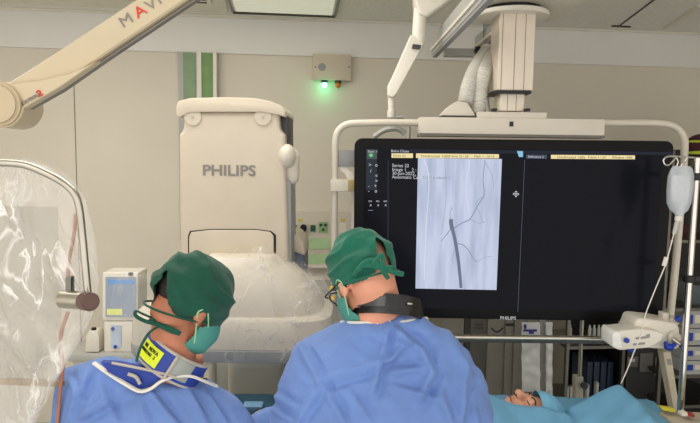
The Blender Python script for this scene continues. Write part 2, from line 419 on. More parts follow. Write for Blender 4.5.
pl = thing('power_plug', 'black plug with hanging cable in the middle wall socket', 'plug', PW(303.5, 228, .08))
b = NB(); wcyl(b, 303.5, 228, .042, .08, .022); obj('plug_body', b, M['black'], pl)
b = NB(); tube(b, [PW(303.5, 229, .075), PW(304, 238, .07), PW(303, 248, .05), PW(304, 285, .05), PW(306, 330, .04), PW(306, 380, .04)], .006, 8, 5); obj('cable', b, M['dgrey'], pl)

# base cabinets against the back wall (below trunking)
cb = thing('wall_cabinet', 'pale grey wall cabinet with narrow doors behind the imaging arm', 'cabinet', PW(255, 620, .3))
A = PW(255, 300, .35)
b = NB(); wbox(b, 196, 290, 346, 420, .30, 0, .003, z0=0.0); obj('body', b, M['lgrey'], cb)
for x0, x1 in ((198, 215), (217, 240), (242.5, 266.5), (268.5, 292), (294, 318), (320, 344)):
    b = NB(); wbox(b, x0, 294, x1, 420, .015, .302, .002, z0=.1); d = obj('door', b, M['lgrey'], cb)

# ------------------------------------------------------------------ C-arm
CY = 2.42
ca = thing('imaging_arm', 'large cream x-ray imaging arm with wide flat detector', 'medical imaging machine', (P(232, 300, CY).x, CY + .2, 0))
b = NB(); pprism(b, [(183, 112), (279, 112), (280, 130), (285, 134), (289, 275), (289, 300), (181, 300), (180, 275), (178.5, 134), (183, 130)], CY, .34, .02, 4)
obj('housing', b, M['cream'], ca)
b = NB(); pprism(b, [(176, 112), (176, 106), (178, 101), (190, 98), (225, 97), (255, 98), (270, 101), (282, 106), (285, 111), (285, 117), (279, 115), (262, 112), (190, 112), (180, 117), (177, 117)], CY - .012, .37, .006, 2)
obj('top_cap', b, M['cream'], ca)
for px in (193, 263):
    b = NB(); c = P(px, 117, CY); cyl(b, c + Vector((0, .05, 0)), c - Vector((0, .006, 0)), .036, bev=.003); d = obj('pivot_disc', b, M['cream'], ca)
    b = NB(); cyl(b, c, c - Vector((0, .009, 0)), .006); obj('pivot_screw', b, M['lgrey'], d)
b = NB(); pprism(b, [(279, 113), (288, 116), (290, 300), (280, 300)], CY + .05, .22, .006); obj('spine', b, M['dgrey'], ca)
b = NB(); pprism(b, [(285, 180), (291, 180), (292, 300), (286, 300)], CY + .02, .2, .006); obj('side_rail', b, M['grey'], ca)
b = NB(); c = P(287, 156, CY + .02); c2 = P(291, 177, CY + .06)
ell(b, c, (.036, .05, .05)); capsule(b, P(291, 156, CY + .05), P(292, 178, CY + .05), .036, .030); b = fuse(b, .005, 4)
obj('side_knob', b, M['offw'], ca)
def line_tube(b, pix, Y, r, n=6, sm=0): tube(b, [P(x, y, Y) for x, y in pix], r, n, sm)
b = NB(); pprism(b, [(188, 275), (188, 236), (190, 231), (210, 229), (255, 229), (271, 231), (276, 235), (276, 278)], CY - .002, .02); obj('panel_gap', b, M['black'], ca)
b = NB(); pprism(b, [(189, 275), (189, 237), (191, 232.2), (210, 230), (255, 230), (270, 232), (273.5, 236), (274, 278)], CY - .008, .03, .003); obj('front_panel', b, M['cream'], ca)
text('PHILIPS', .060, P(229, 171, CY - .0015), M['gink'], ca, ang=0, bold=.022, sx=1.13, name='lettering')
# detector
DY = CY + .02
def sec(py, x0, x1, ry, e=3.2, cy=DY):
    a = P(x0, py, cy - ry); c = P(x1, py, cy - ry)
    return ((a.x + c.x) / 2, cy, P((x0 + x1) / 2, py, cy - ry).z, (c.x - a.x) / 2, ry, e)
b = NB(); loft(b, [sec(258, 205, 272, .14), sec(272, 186, 288, .18), sec(290, 160, 306, .20), sec(304, 143, 318, .215), sec(316, 138, 322, .22), sec(322, 138, 322, .22)], 48); obj('detector_neck', b, M['offw'], ca)
b = NB(); loft(b, [sec(318, 130, 326, .225, 5), sec(322, 123, 331, .235, 5), sec(340, 121, 333, .24, 5), sec(350, 121, 333, .24, 5)], 48); obj('detector', b, M['offw'], ca)
b = NB(); loft(b, [sec(349, 122, 332, .236, 5), sec(352, 120, 334, .243, 5), sec(360, 120, 334, .243, 5), sec(363, 124, 330, .235, 5)], 48); obj('detector_edge', b, M['grey'], ca)
# support arm behind, going to the floor
b = NB(); tube(b, [P(296, 285, CY + .42), P(300, 330, CY + .5), P(300, 420, CY + .55), Vector((P(300, 420, CY).x, CY + .5, .25))], [.06, .075, .09, .1], 20, 4); obj('arc_segment', b, M['blue_g'], ca)
b = NB(); pprism(b, [(290, 300), (290, 236), (296, 238), (301, 243), (304, 253), (304.5, 300)], CY + .16, .26, .012, 3); obj('lower_cover', b, M['blue_g'], ca)
b = NB(); pprism(b, [(290, 250), (289.5, 234), (297, 236), (303, 243), (305, 256)], CY + .155, .27, .008, 2); obj('cream_cover', b, M['cream'], ca)
b = NB(); box(b, (P(290, 300, CY).x, CY + .62, .15), (.6, .7, .3), r=.05, seg=4); obj('floor_base', b, M['offw'], ca)
b = NB(); box(b, (P(240, 300, CY).x, CY + .42, (P(240, 130, CY).z + .3) / 2), (.26, .12, P(240, 130, CY).z - .3), r=.04, seg=4); obj('rear_column', b, M['offw'], ca)
b = NB(); c = P(210, 380, 3.0); cyl(b, (c.x, 3.0, .0), (c.x, 3.0, P(210, 340, 3.0).z), .028, bev=.004)
tag(obj('white_post', b, M['white']), 'plain white floor post behind the left surgeon\'s mask', 'post')

# plastic over the detector
def filmwarp(amp, sc, seed):
    def f(p):
        q = p * sc + Vector((seed, 0, 0)); return noise.noise(q) * amp + noise.noise(q * 2.3) * amp * .5 + ridged(q * 1.3) * amp * .35
    return f
b = NB(); secs = []
prof = [(250, 233, 262), (256, 222, 270), (264, 206, 284), (276, 186, 298), (290, 156, 316), (306, 134, 330), (320, 121, 337), (336, 117, 339), (352, 116, 339), (364, 118, 338), (368, 122, 336)]
for i, (py, x0, x1) in enumerate(prof): secs.append(sec(py, x0, x1, .16 + .1 * min(1, i / 6), 3.4))
dense = []
for i in range(len(secs) - 1):
    for k in range(5):
        t = k / 5; dense.append(tuple(secs[i][j] * (1 - t) + secs[i + 1][j] * t for j in range(6)))
dense.append(secs[-1])
n = 150; rings = []
for s in dense:
    rings.append([b.verts.new((s[0] + s[3] * math.copysign(abs(math.cos(a)) ** (2 / s[5]), math.cos(a)), s[1] + s[4] * math.copysign(abs(math.sin(a)) ** (2 / s[5]), math.sin(a)), s[2])) for a in [2 * PI * k / n for k in range(n)]])
for A_, B_ in zip(rings, rings[1:]):
    for k in range(n): b.faces.new((A_[k], A_[(k + 1) % n], B_[(k + 1) % n], B_[k]))
b.normal_update(); ff = filmwarp(.018, 11, 3)
for v in b.verts: v.co += v.normal * (ff(v.co) + .006)
tag(obj('plastic_cover', b, M['film2'], ang=180), 'crumpled clear plastic cover wrapped over the detector of the imaging arm', 'plastic cover')
# loose plastic heap on its right shoulder
b = NB()
for c_, r_ in ((P(292, 290, 2.3), (.12, .06, .1)), (P(318, 300, 2.32), (.055, .05, .10)), (P(262, 262, 2.3), (.05, .04, .04))): ell(b, c_, r_, sub=5)
b = fuse(b, .009, 4); b.normal_update(); ff = filmwarp(.03, 14, 9)
for v in b.verts: v.co += v.normal * ff(v.co)
tag(obj('plastic_wrap', b, M['film2'], ang=180), 'loose bunch of clear plastic on the right side of the detector', 'plastic cover')
b = NB(); ell(b, P(136, 315, 2.25), (.10, .05, .17), sub=5); b.normal_update(); ff = filmwarp(.02, 9, 5)
for v in b.verts: v.co += v.normal * ff(v.co)
tag(obj('plastic_wrap', b, M['film2'], ang=180), 'bulging clear plastic in front of the small patient monitor', 'plastic cover')

# ------------------------------------------------------------------ patient monitor on cart at left
pm = thing('patient_monitor', 'small white patient monitor with grey screen left of the imaging arm', 'monitor', P(118, 325, 3.0))
b = NB(); pprism(b, rrect(102, 272.5, 138, 321, 2), 3.0, .14, .008, 3); obj('housing', b, M['white'], pm)
b = NB(); pprism(b, rrect(105.5, 277, 136, 317, 1), 2.996, .006); sc_ = obj('screen', b, mat('grey_screen', (120, 128, 140), .3, emit=(110, 120, 134), es=.7), pm)
b = NB(); pprism(b, [(108, 280), (134, 280), (134, 284), (108, 284)], 2.994, .002); obj('header_bar', b, emis('screen_blue', (120, 160, 205)), sc_)
b = NB(); pprism(b, [(107, 309), (122, 309), (122, 315), (107, 315)], 2.994, .002); obj('yellow_readout', b, emis('screen_yellow', (226, 226, 130)), sc_)
b = NB(); c = P(131, 274, 3.0); box(b, c, (.02, .02, .015)); obj('button', b, M['dgrey'], pm)
ct = thing('monitor_cart', 'white equipment cart carrying the small patient monitor', 'cart', (P(118, 330, 3.05).x, 3.07, 0))
zt = P(118, 321, 3.0).z
b = NB(); pprism(b, rrect(104, 321.5, 137, 352, 2), 3.0, .16, .006); obj('upper_unit', b, M['white'], ct)
b = NB(); pprism(b, rrect(111, 325, 121, 348, 1), 2.995, .01); obj('blue_panel', b, mat('pale_blue_panel', (190, 206, 226), .4), ct)
for py in (329, 347): b = NB(); c = P(112.5 if py < 335 else 115, py, 2.99); cyl(b, c, c + Vector((0, .01, 0)), .009); obj('knob', b, M['navy'], ct)
c = P(110, 355, 3.1)
b = NB(); box(b, (c.x + .03, 3.14, P(110, 352, 3.0).z - .02), (.42, .36, .04), r=.01); obj('tray', b, M['lgrey'], ct)
b = NB(); box(b, (c.x + .03, 3.14, (P(110, 352, 3.0).z - .04 + .1) / 2), (.36, .3, P(110, 352, 3.0).z - .14), r=.01); obj('body', b, M['offw'], ct)
for sx in (-1, 1):
    for sy in (-1, 1):
        b = NB(); x_ = c.x + .03 + sx * .15; y_ = 3.14 + sy * .12; cyl(b, (x_ - .015, y_, .05), (x_ + .015, y_, .05), .05); obj('wheel', b, M['black'], ct)
bt = thing('dispenser_bottle', 'white box dispenser with black nozzle beside the small patient monitor', 'bottle', P(92, 352, 2.98))
b = NB(); pprism(b, [(85, 352), (86, 336), (89, 331), (97, 331), (99, 336), (99, 352)], 2.98, .07, .006); obj('body', b, M['white'], bt)
b = NB(); c = P(94, 331.5, 3.0); cyl(b, c - Vector((0, 0, .01)), c + Vector((0, 0, .02)), .012); obj('nozzle', b, M['black'], bt)

# ------------------------------------------------------------------ beige suspension arm top left
MY = 1.15
mv = thing('suspension_arm', 'long beige ceiling suspension arm sloping down to a round joint at left', 'suspension arm', P(3, 105, MY))
b = NB(); pprism(b, [(-6, 100), (0, 84), (10, 81), (60, 49), (122, 8), (160, -17), (200, -43), (240, -69), (262, -60), (186, 0), (104, 55), (60, 86), (24, 107), (2, 118)], MY, .035, .008, 3); obj('boom', b, M['beige'], mv)
b = NB(); pprism(b, [(-6, 86), (10, 83.5), (40, 80), (70, 73), (99, 60), (60, 87), (24, 108), (0, 120)], MY - .008, .04, .004, 3); obj('boom_cover', b, M['beige'], mv)
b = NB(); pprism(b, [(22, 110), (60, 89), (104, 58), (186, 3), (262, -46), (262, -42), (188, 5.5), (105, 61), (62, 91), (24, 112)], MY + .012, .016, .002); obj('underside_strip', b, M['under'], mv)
b = NB(); c = P(-3, 104, MY - .02); cyl(b, c + Vector((0, .09, 0)), c, .040, bev=.006, n=48); obj('joint_cap', b, M['beige_d'], mv)
b = NB(); cyl(b, c + Vector((0, .085, 0)), c + Vector((0, .012, 0)), .0435, n=48); obj('joint_ring', b, M['beige'], mv)
a0 = 33.5
pts = [(126, 20.5, 'M'), (140, 11.5, 'A'), (151, 4.5, 'V'), (158.5, -.5, 'I'), (168, -7, 'G')]
for px, py, ch in pts: text(ch, .028, P(px, py, MY - .0015), M['rink'] if ch == 'A' else M['gink'], mv, ang=a0, sx=1.2, bold=.0, name='red_letter' if ch == 'A' else 'letter')
text('PORTEGRA', .0085, P(30, 99.5, MY - .0095), M['gink'], mv, ang=30, bold=.01, name='lettering')
text('2', .017, P(39.5, 93.5, MY - .0095), M['rink'], mv, ang=30, sx=1.3, bold=.01, name='red_numeral')

# ------------------------------------------------------------------ radiation shield in plastic, left
SY = 1.45
rs = thing('radiation_shield', 'hanging clear radiation shield on a bent steel tube at left', 'radiation shield', P(40, 300, SY))
b = NB(); line_tube(b, [(-80, 170), (-30, 163), (0, 163), (24, 165), (45, 173), (62, 182), (74, 193), (79, 206), (82, 230), (85, 262), (88, 294)], SY - .085, .0085, 12, 4); obj('steel_tube', b, M['steel'], rs)
b = NB(); c = P(78, 300, SY + .05); cyl(b, P(62, 299, SY - .075), P(88, 301, SY - .105), .021, bev=.003); obj('clamp_barrel', b, M['steel'], rs)
b = NB(); cyl(b, P(84, 301, SY - .10), P(91, 302, SY - .13), .021, bev=.004); obj('clamp_knob', b, mat('brown_knob', (96, 70, 62), .4), rs)
b = NB(); pprism(b, rrect(65, 277, 71, 299, 1.5), SY - .085, .02, .003); obj('clamp_shaft', b, M['steel_d'], rs)
b = NB(); pprism(b, [(-60, 205), (56, 207), (63, 384), (-60, 380)], SY + .03, .008, .001); obj('lead_glass_pane', b, M['pane'], rs)
b = NB(); pprism(b, [(-60, 378), (62, 382), (62, 387), (-60, 383)], SY + .026, .016, .001); obj('pane_edge', b, mat('pane_edge_amber', (150, 128, 98), .4), rs)
b = NB(); line_tube(b, [(76, 214), (74, 235), (69, 262), (68, 280)], SY + .02, .0045, 8, 4); line_tube(b, [(68, 312), (62, 330), (60, 345), (63, 365), (60, 392), (57, 430)], SY + .02, .005, 8, 4); obj('copper_cord', b, M['orange'], rs)
# film sheet (bag)
def sheet(name, rows, Y, nx, nz, amp, scl, seed, m, label, back=.07):
    b = NB()
    for side in (0, 1):
        g = []
        for j in range(nz + 1):
            t = j / nz * (len(rows) - 1); i = min(int(t), len(rows) - 2); f = t - i
            y = rows[i][0] * (1 - f) + rows[i + 1][0] * f; x0 = rows[i][1] * (1 - f) + rows[i + 1][1] * f; x1 = rows[i][2] * (1 - f) + rows[i + 1][2] * f
            r_ = []
            for k in range(nx + 1):
                u = k / nx; bul = math.sin(PI * u) ** .5 * back * (1 if side else -1)
                p = P(x0 + (x1 - x0) * u, y, Y); q = p * scl + Vector((seed + side * 7, side * 3, 0))
                q2 = Vector((q.x * 1.6 + q.z * .8, q.y, q.z * .5 - q.x * .3))
                d = noise.noise(q2) * amp + noise.noise(q2 * 2.1) * amp * .6 + ridged(q2 * .9) * amp * .7
                r_.append(b.verts.new((p.x + noise.noise(q * .7) * .01, Y + bul + d * min(1, 8 * u * (1 - u) + .1), p.z + noise.noise(q + Vector((5, 5, 5))) * .008)))
            g.append(r_)
        for j in range(nz):
            for k in range(nx): b.faces.new((g[j][k], g[j][k + 1], g[j + 1][k + 1], g[j + 1][k]))
    bmesh.ops.remove_doubles(b, verts=b.verts, dist=.0004)
    return tag(obj(name, b, m, ang=180), label, 'plastic cover')
sheet('plastic_cover', [(160, -70, 30), (168, -70, 50), (182, -70, 72), (200, -70, 86), (240, -70, 95), (280, -70, 99), (305, -70, 98), (330, -70, 86), (355, -70, 72), (385, -70, 55), (410, -70, 40), (440, -70, 28)], SY - .005, 110, 130, .035, 7, 2, M['film'], 'crumpled clear plastic bag covering the radiation shield at left', .05)

# ------------------------------------------------------------------ lamp boom
LY = 2.7
lb = thing('lamp_boom', 'white jointed spring arm coming down from the ceiling left of the big rails', 'boom arm', P(400, 60, LY))
b = NB(); pprism(b, [(415, -30), (415, 0), (419, 14), (427, 17), (456, -4), (470, -30)], LY, .12, .015, 3); obj('upper_housing', b, M['white'], lb)
b = NB(); cyl(b, P(420.5, 8, LY + .05), P(418.5, 42, LY + .05), .031, bev=.004); ell(b, P(418, 43, LY + .05), (.031, .031, .03)); obj('elbow', b, M['white'], lb)
b = NB(); pprism(b, [(411, 34), (418, 38), (424, 44), (396, 95), (393, 98), (388, 96), (388, 85), (393, 75)], LY + .02, .07, .008, 3); obj('spring_arm', b, M['white'], lb)
b = NB(); pprism(b, [(413, 44), (421.5, 45), (420, 49), (412, 48)], LY - .0, .07, .001); obj('slot', b, M['dgrey'], lb)
b = NB(); cyl(b, P(391, 92, LY + .06), P(391.5, 112, LY + .06), .015); cyl(b, P(391.3, 110, LY + .06), P(391.5, 118, LY + .06), .019, bev=.003); obj('drop_tube', b, M['white'], lb)
b = NB(); line_tube(b, [(395, 118), (402, 117), (407, 121), (409, 130), (408, 150)], LY + .06, .008, 8, 4); line_tube(b, [(374, 137), (385, 130), (398, 129), (405, 134)], LY + .1, .012, 8, 4); obj('curved_bracket', b, M['lgrey'], lb)

# ------------------------------------------------------------------ ceiling rails and column
KY = 2.55
def zat(py, px, Y): return P(px, py, Y).z
RR = Matrix.Rotation(R(1.2), 3, 'Z')
def rail(px0, px1, pyt, pyb, Yf, L, name, label):
    t = thing(name, label, 'ceiling rail', P(px0, pyb, Yf))
    x0 = P(px0, 45, Yf).x; x1 = P(px1, 45, Yf).x; zt = zat(pyt, px0, Yf); zb_ = zat(pyb, px0, Yf); w_ = x1 - x0
    d = RR @ Vector((0, -1, 0)); c = Vector(((x0 + x1) / 2, Yf, (zt + zb_) / 2)) + d * (L / 2)
    b = NB(); box(b, c, (w_, L, zt - zb_), RR, .004); obj('beam', b, M['lgrey'], t)
    b = NB(); box(b, c + Vector((0, 0, -(zt - zb_) / 2 - .006)), (w_ * .75, L, .012), RR); obj('channel', b, M['grey'], t)
    b = NB(); box(b, c + RR @ Vector((-w_ / 2 - .004, 0, -.02)), (.008, L, .012), RR); obj('ridge', b, M['white'], t)
    for k in ((.3,) if L > 1 else (0,)):
        b = NB(); q = c + d * (L * k); cyl(b, (q.x, q.y, zt - .01), (q.x, q.y, CZ), .025); obj('hanger', b, M['lgrey'], t)
    return c, zt, zb_
rail(432, 438, 37, 55, 3.05, 2.2, 'ceiling_rail', 'long grey ceiling rail running diagonally left of the monitor column')
rail(474.5, 481, 37, 50, 3.05, .42, 'ceiling_rail', 'grey ceiling rail partly hidden behind the column\'s round plate')
b = NB(); A = P(444, 49, 3.1); B_ = P(480, 55, 3.1); box(b, (A + B_) / 2 + Vector((0, 0, -.005)), ((B_ - A).length, .06, .035)); tag(obj('rail_crossbar', b, M['lgrey']), 'short grey crossbar joining the two ceiling rails', 'rail')
br = thing('rail_bracket', 'metal bracket with black knobs at the end of the right ceiling rail', 'bracket', P(486, 55, 2.85))
b = NB(); pprism(b, [(483, 31), (496, 24), (496, 52), (487, 56), (477, 62), (474, 58), (475, 46), (483, 46)], 2.85, .03, .003); obj('plate', b, M['steel'], br)
for px, py in ((477, 51), (491.5, 36)): b = NB(); c = P(px, py, 2.85); cyl(b, c, c - Vector((0, .035, 0)), .016, bev=.003); obj('knob', b, M['black'], br)
sc2 = thing('monitor_suspension', 'white ceiling suspension column holding the large monitor frame', 'ceiling suspension', P(512, 126, KY))
b = NB(); A = P(513, 12, KY); pz = A.z
pprism(b, [(470, 22), (491, -4), (600, -4), (560, 3), (545, 22)], KY + .02, .02)
b.free(); b = NB()
zc = P(512, 5, KY).z
xa = P(470, 22, 2.8).x; xb = P(556, 22, 2.8).x; box(b, ((xa + xb) / 2, 2.35, P(470, 22, 2.8).z + .03), (xb - xa, .9, .05), RR, .01); obj('carriage', b, M['white'], sc2)
b = NB(); q = P(513, 15, KY); cyl(b, (q.x, KY + .02, q.z + .012), (q.x, KY + .02, q.z + .05), .115, n=40); obj('bearing_ring', b, M['black'], sc2)
b = NB(); cyl(b, (q.x, KY + .02, q.z - .008), (q.x, KY + .02, q.z + .01), .150, n=56, bev=.003); obj('round_plate', b, M['white'], sc2)
def column(px0, px1, py0, py1, dpt, name, m, groove):
    b = NB(); x0 = P(px0, 60, KY).x; x1 = P(px1, 60, KY).x; z1 = P(512, py0, KY).z; z0 = P(512, py1, KY).z
    box(b, ((x0 + x1) / 2, KY + .02, (z0 + z1) / 2), (x1 - x0, dpt, z1 - z0), r=.008, seg=3); o_ = obj(name, b, m, sc2)
    b = NB()
    for g in groove: xg = x0 + (x1 - x0) * g; box(b, (xg, KY + .02 - dpt / 2 - .0005, (z0 + z1) / 2), (.0018, .002, z1 - z0))
    obj('groove', b, M['under'], o_)
column(495, 530.5, 14, 92, .15, 'outer_column', mat('column_aluminium', (228, 214, 196), .4, .1, noise_amt=.01), (.1, .45, .73))
column(499.5, 524, 92, 112, .11, 'inner_column', mat('column_aluminium_inner', (228, 216, 198), .4, .1, noise_amt=.01), (.3, .65))
b = NB(); pbox(b, 494, 90.5, 531.5, 93.5, KY - .065, .17, .002); obj('black_collar', b, M['black'], sc2)
b = NB(); pbox(b, 478, 112, 547, 118.5, KY - .06, .16, .003); obj('upper_plate', b, M['offw'], sc2)
b = NB(); pbox(b, 420, 118, 605, 134.5, KY - .07, .12, .004); obj('crossbeam', b, M['offw'], sc2)
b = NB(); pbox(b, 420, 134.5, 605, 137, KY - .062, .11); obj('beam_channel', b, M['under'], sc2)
b = NB(); pbox(b, 509.5, 121.5, 513.5, 126.5, KY - .072, .005); obj('indicator', b, M['black'], sc2)
b = NB(); pprism(b, [(441, 115), (448, 107), (457, 101), (467, 102), (475, 114), (475, 117), (441, 117)], KY - .03, .07, .004); hd = obj('cable_housing', b, M['offw'], sc2)
b = NB(); pbox(b, 441, 115.5, 475, 117.8, KY - .034, .07); obj('housing_gasket', b, M['dgrey'], sc2)
for px in (494, 527): b = NB(); c = P(px, 110, KY - .05); box(b, c, (.02, .03, .012), r=.003); obj('bolt', b, M['black'], sc2)
def hose(pix, label):
    b = NB(); pts = smooth_pts([P(x, y, Y) for x, y, Y in pix], 16)
    tube(b, pts, .033, 16, 0, corr=.13); tag(obj('corrugated_hose', b, M['hose'], ang=60), label, 'hose', 'corrugated hoses beside the column')
hose([(465, 104, KY), (468, 88, KY + .02), (476, 68, KY + .08), (488, 50, KY + .16)], 'left corrugated white hose rising from the white housing')
hose([(478, 114, KY + .01), (480, 92, KY + .02), (484, 72, KY + .05), (492, 56, KY + .12), (504, 45, KY + .2)], 'right corrugated white hose beside the telescoping column')
b = NB(); line_tube(b, [(489, 112), (487, 95), (490, 80), (493, 66), (490, 50)], KY + .12, .008, 8, 5); tag(obj('cable', b, M['hose']), 'thin grey cable behind the corrugated hoses', 'cable')

# frame tubes
FY = 2.56
fr = thing('monitor_hanger', 'white tubular frame around the large monitor', 'frame', P(510, 336, FY))
b = NB(); line_tube(b, [(425, 123), (400, 122.5), (360, 123), (347, 124.5), (339, 130), (335.5, 140), (335, 160), (334.5, 200), (334, 250), (333.5, 300), (334, 330), (340, 337)], FY, .0145, 14, 4); obj('left_tube', b, M['offw'], fr)
b = NB(); line_tube(b, [(600, 123), (640, 123), (662, 123.5), (675, 127), (683, 136), (684.5, 150), (681, 200), (677, 250), (672, 300), (668, 335)], FY, .0155, 14, 4); obj('right_tube', b, M['offw'], fr)
b = NB(); pbox(b, 335, 150, 356, 167, FY, .03, .003); obj('bracket', b, M['grey'], fr)
b = NB(); pprism(b, [(337, 166), (346, 167), (352, 172), (355, 181), (355, 300), (351, 300), (351, 185), (345, 174)], FY + .005, .02); obj('bracket_web', b, M['white'], fr)
b = NB(); pbox(b, 330.5, 179.5, 352, 191.5, FY - .03, .06, .003); obj('clamp', b, M['offw'], fr)
b = NB(); pbox(b, 348, 180, 354.5, 191, FY - .034, .06, .001); obj('beige_spacer', b, mat('spacer_tan', (176, 156, 106), .5), fr)
b = NB(); cyl(b, P(340, 336, FY - .1), P(614, 339, FY - .1), .0125); obj('lower_handle', b, M['steel'], fr)
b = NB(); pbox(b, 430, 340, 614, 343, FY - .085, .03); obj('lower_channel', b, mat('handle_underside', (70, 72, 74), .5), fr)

# ------------------------------------------------------------------ big monitor
GY = 2.46
mo = thing('large_monitor', 'large black wall-size monitor showing a blood vessel x-ray', 'monitor', P(512, 320, GY))
def ppl(pix, Y): return [(x, y) for x, y in pix]
def quadmap(u, v):   # u,v in 0..1 on the casing, following its measured corners
    TL, TR_, BL, BR = (354.5, 138), (674.5, 141), (353.5, 317), (662.5, 322)
    x = (TL[0] * (1 - u) + TR_[0] * u) * (1 - v) + (BL[0] * (1 - u) + BR[0] * u) * v
    y = (TL[1] * (1 - u) + TR_[1] * u) * (1 - v) + (BL[1] * (1 - u) + BR[1] * u) * v
    return x, y
ol = [quadmap((x) / 320, (y) / 180) for x, y in rrect(0, 0, 320, 180, 8)]
b = NB(); pprism(b, ol, GY, .075, .006, 3); obj('casing', b, M['bezel'], mo)
scr = bpy.data.materials.new('screen_glass'); scr.use_nodes = True; sb_ = scr.node_tree.nodes['Principled BSDF']
sb_.inputs['Base Color'].default_value = lin((14, 15, 18)); sb_.inputs['Roughness'].default_value = .15; sb_.inputs['Specular IOR Level'].default_value = .06
sb_.inputs['Emission Color'].default_value = lin((12, 13, 18)); sb_.inputs['Emission Strength'].default_value = 1.0
b = NB(); pprism(b, [quadmap(.030, .055), quadmap(.967, .055), quadmap(.967, .945), quadmap(.030, .945)], GY - .002, .006); S = obj('screen', b, scr, mo, smooth=False)
SYY = GY - .0045
def flat(name, pix, m, lay=0, parent=S):
    b = NB(); pprism(b, pix, SYY - .0008 * lay, .0006); return obj(name, b, m, parent, smooth=False)
def rc(x0, y0, x1, y1): return [(x0, y0), (x1, y0), (x1, y1), (x0, y1)]
flat('toolbar', [(366, 149), (377, 149.3), (377, 190), (366, 190)], emis('ui_dark', (52, 56, 64)))
flat('toolbar_tab', [(367, 149.6), (377, 149.8), (377, 159), (367, 159)], emis('ui_green', (78, 92, 88)), 1)
flat('header_bar', [(391, 149), (672, 152), (672, 155), (391, 152.5)], emis('ui_header', (44, 46, 56)))
YB = emis('ui_yellow', (240, 222, 168))
flat('yellow_bar', [(391.5, 153.3), (413, 153.4), (413, 158), (391.5, 157.8)], YB, 1)
flat('yellow_bar', [(416, 153.4), (499, 154.2), (499, 158.4), (416, 158)], YB, 1)
flat('yellow_bar', [(551, 154.8), (635, 155.4), (635, 159.3), (551, 158.8)], YB, 1)
flat('grey_bar', [(526, 154.6), (547, 154.8), (547, 158.8), (526, 158.6)], emis('ui_grey', (74, 82, 98)), 1)
flat('blue_icon', [(517, 151), (523, 151.2), (523, 157), (519, 157)], emis('ui_blue', (140, 196, 226)), 1)
# angiogram
am = bpy.data.materials.new('angiogram_light'); am.use_nodes = True; nt = am.node_tree; nt.nodes.remove(nt.nodes['Principled BSDF'])
e = nt.nodes.new('ShaderNodeEmission'); tc = nt.nodes.new('ShaderNodeTexCoord'); mp = nt.nodes.new('ShaderNodeMapping'); mp.inputs['Scale'].default_value = (22, 1, 3); mp.inputs['Rotation'].default_value = (0, -.05, 0)
nz = nt.nodes.new('ShaderNodeTexNoise'); nz.inputs['Detail'].default_value = 5; nz.inputs['Scale'].default_value = 1.2
cr = nt.nodes.new('ShaderNodeValToRGB'); cr.color_ramp.elements[0].color = lin((172, 182, 206)); cr.color_ramp.elements[1].color = lin((200, 208, 230)); cr.color_ramp.elements[0].position = .3; cr.color_ramp.elements[1].position = .6
for a_, b_ in ((tc.outputs['Object'], mp.inputs[0]), (mp.outputs[0], nz.inputs['Vector']), (nz.outputs['Fac'], cr.inputs[0]), (cr.outputs[0], e.inputs[0]), (e.outputs[0], nt.nodes['Material Output'].inputs[0])): nt.links.new(a_, b_)
AN = flat('x_ray_image', [(418, 158), (502, 159), (496.5, 290), (415.5, 288.5)], am, 1)
def vessel(pix, w0, w1, c, nm='vessel', sm=4):
    pts = smooth_pts([P(x, y, SYY - .0022) for x, y in pix], sm); b = NB(); N_ = len(pts); prev = None
    for i, p in enumerate(pts):
        d = pts[min(i + 1, N_ - 1)] - pts[max(i - 1, 0)]; n_ = Vector((-d.z, 0, d.x)).normalized()
        w_ = (w0 + (w1 - w0) * i / (N_ - 1)) * GY / FPX / 2
        q = (b.verts.new(p + n_ * w_), b.verts.new(p - n_ * w_))
        if prev: b.faces.new((prev[0], prev[1], q[1], q[0]))
        prev = q
    return obj(nm, b, c, AN, smooth=False)
VD = emis('vessel_dark', (112, 120, 142)); VM = emis('vessel_mid', (146, 156, 180)); VL = emis('vessel_faint', (160, 170, 194)); VW = emis('streak_pale', (222, 226, 240))
vessel([(451, 220), (452, 227), (455, 240), (458, 258), (460, 276), (461, 288)], 3.6, 3, VD)
vessel([(451.5, 219), (451, 222), (452, 229)], 4, 4, VD)
vessel([(453, 229), (462, 223), (470, 219), (478, 205), (484, 195), (483, 180), (485, 160)], 1.3, .9, VM)
vessel([(484, 196), (476, 203), (479, 212), (483, 222)], .9, .6, VL)
vessel([(452, 227), (447, 234), (441, 241)], 1.2, .7, VM)
vessel([(455, 243), (463, 245), (469, 251), (473, 258), (477, 262)], 1.2, .7, VM)
vessel([(470, 219), (478, 223), (485, 222)], .8, .5, VL)
vessel([(455, 250), (452, 258), (453, 264)], .8, .5, VL)
vessel([(477, 262), (484, 258), (492, 256)], .7, .5, VL)
vessel([(452, 207), (450, 214), (451, 220)], .9, .9, VL)
vessel([(485, 162), (492, 175), (494, 190)], .7, .5, VL)
vessel([(424, 160), (429, 180), (426, 230), (424, 280)], .8, .6, VW)
vessel([(445, 160), (446, 200), (441, 235)], .5, .5, VL)
vessel([(470, 160), (466, 190), (470, 215)], .6, .5, VW)
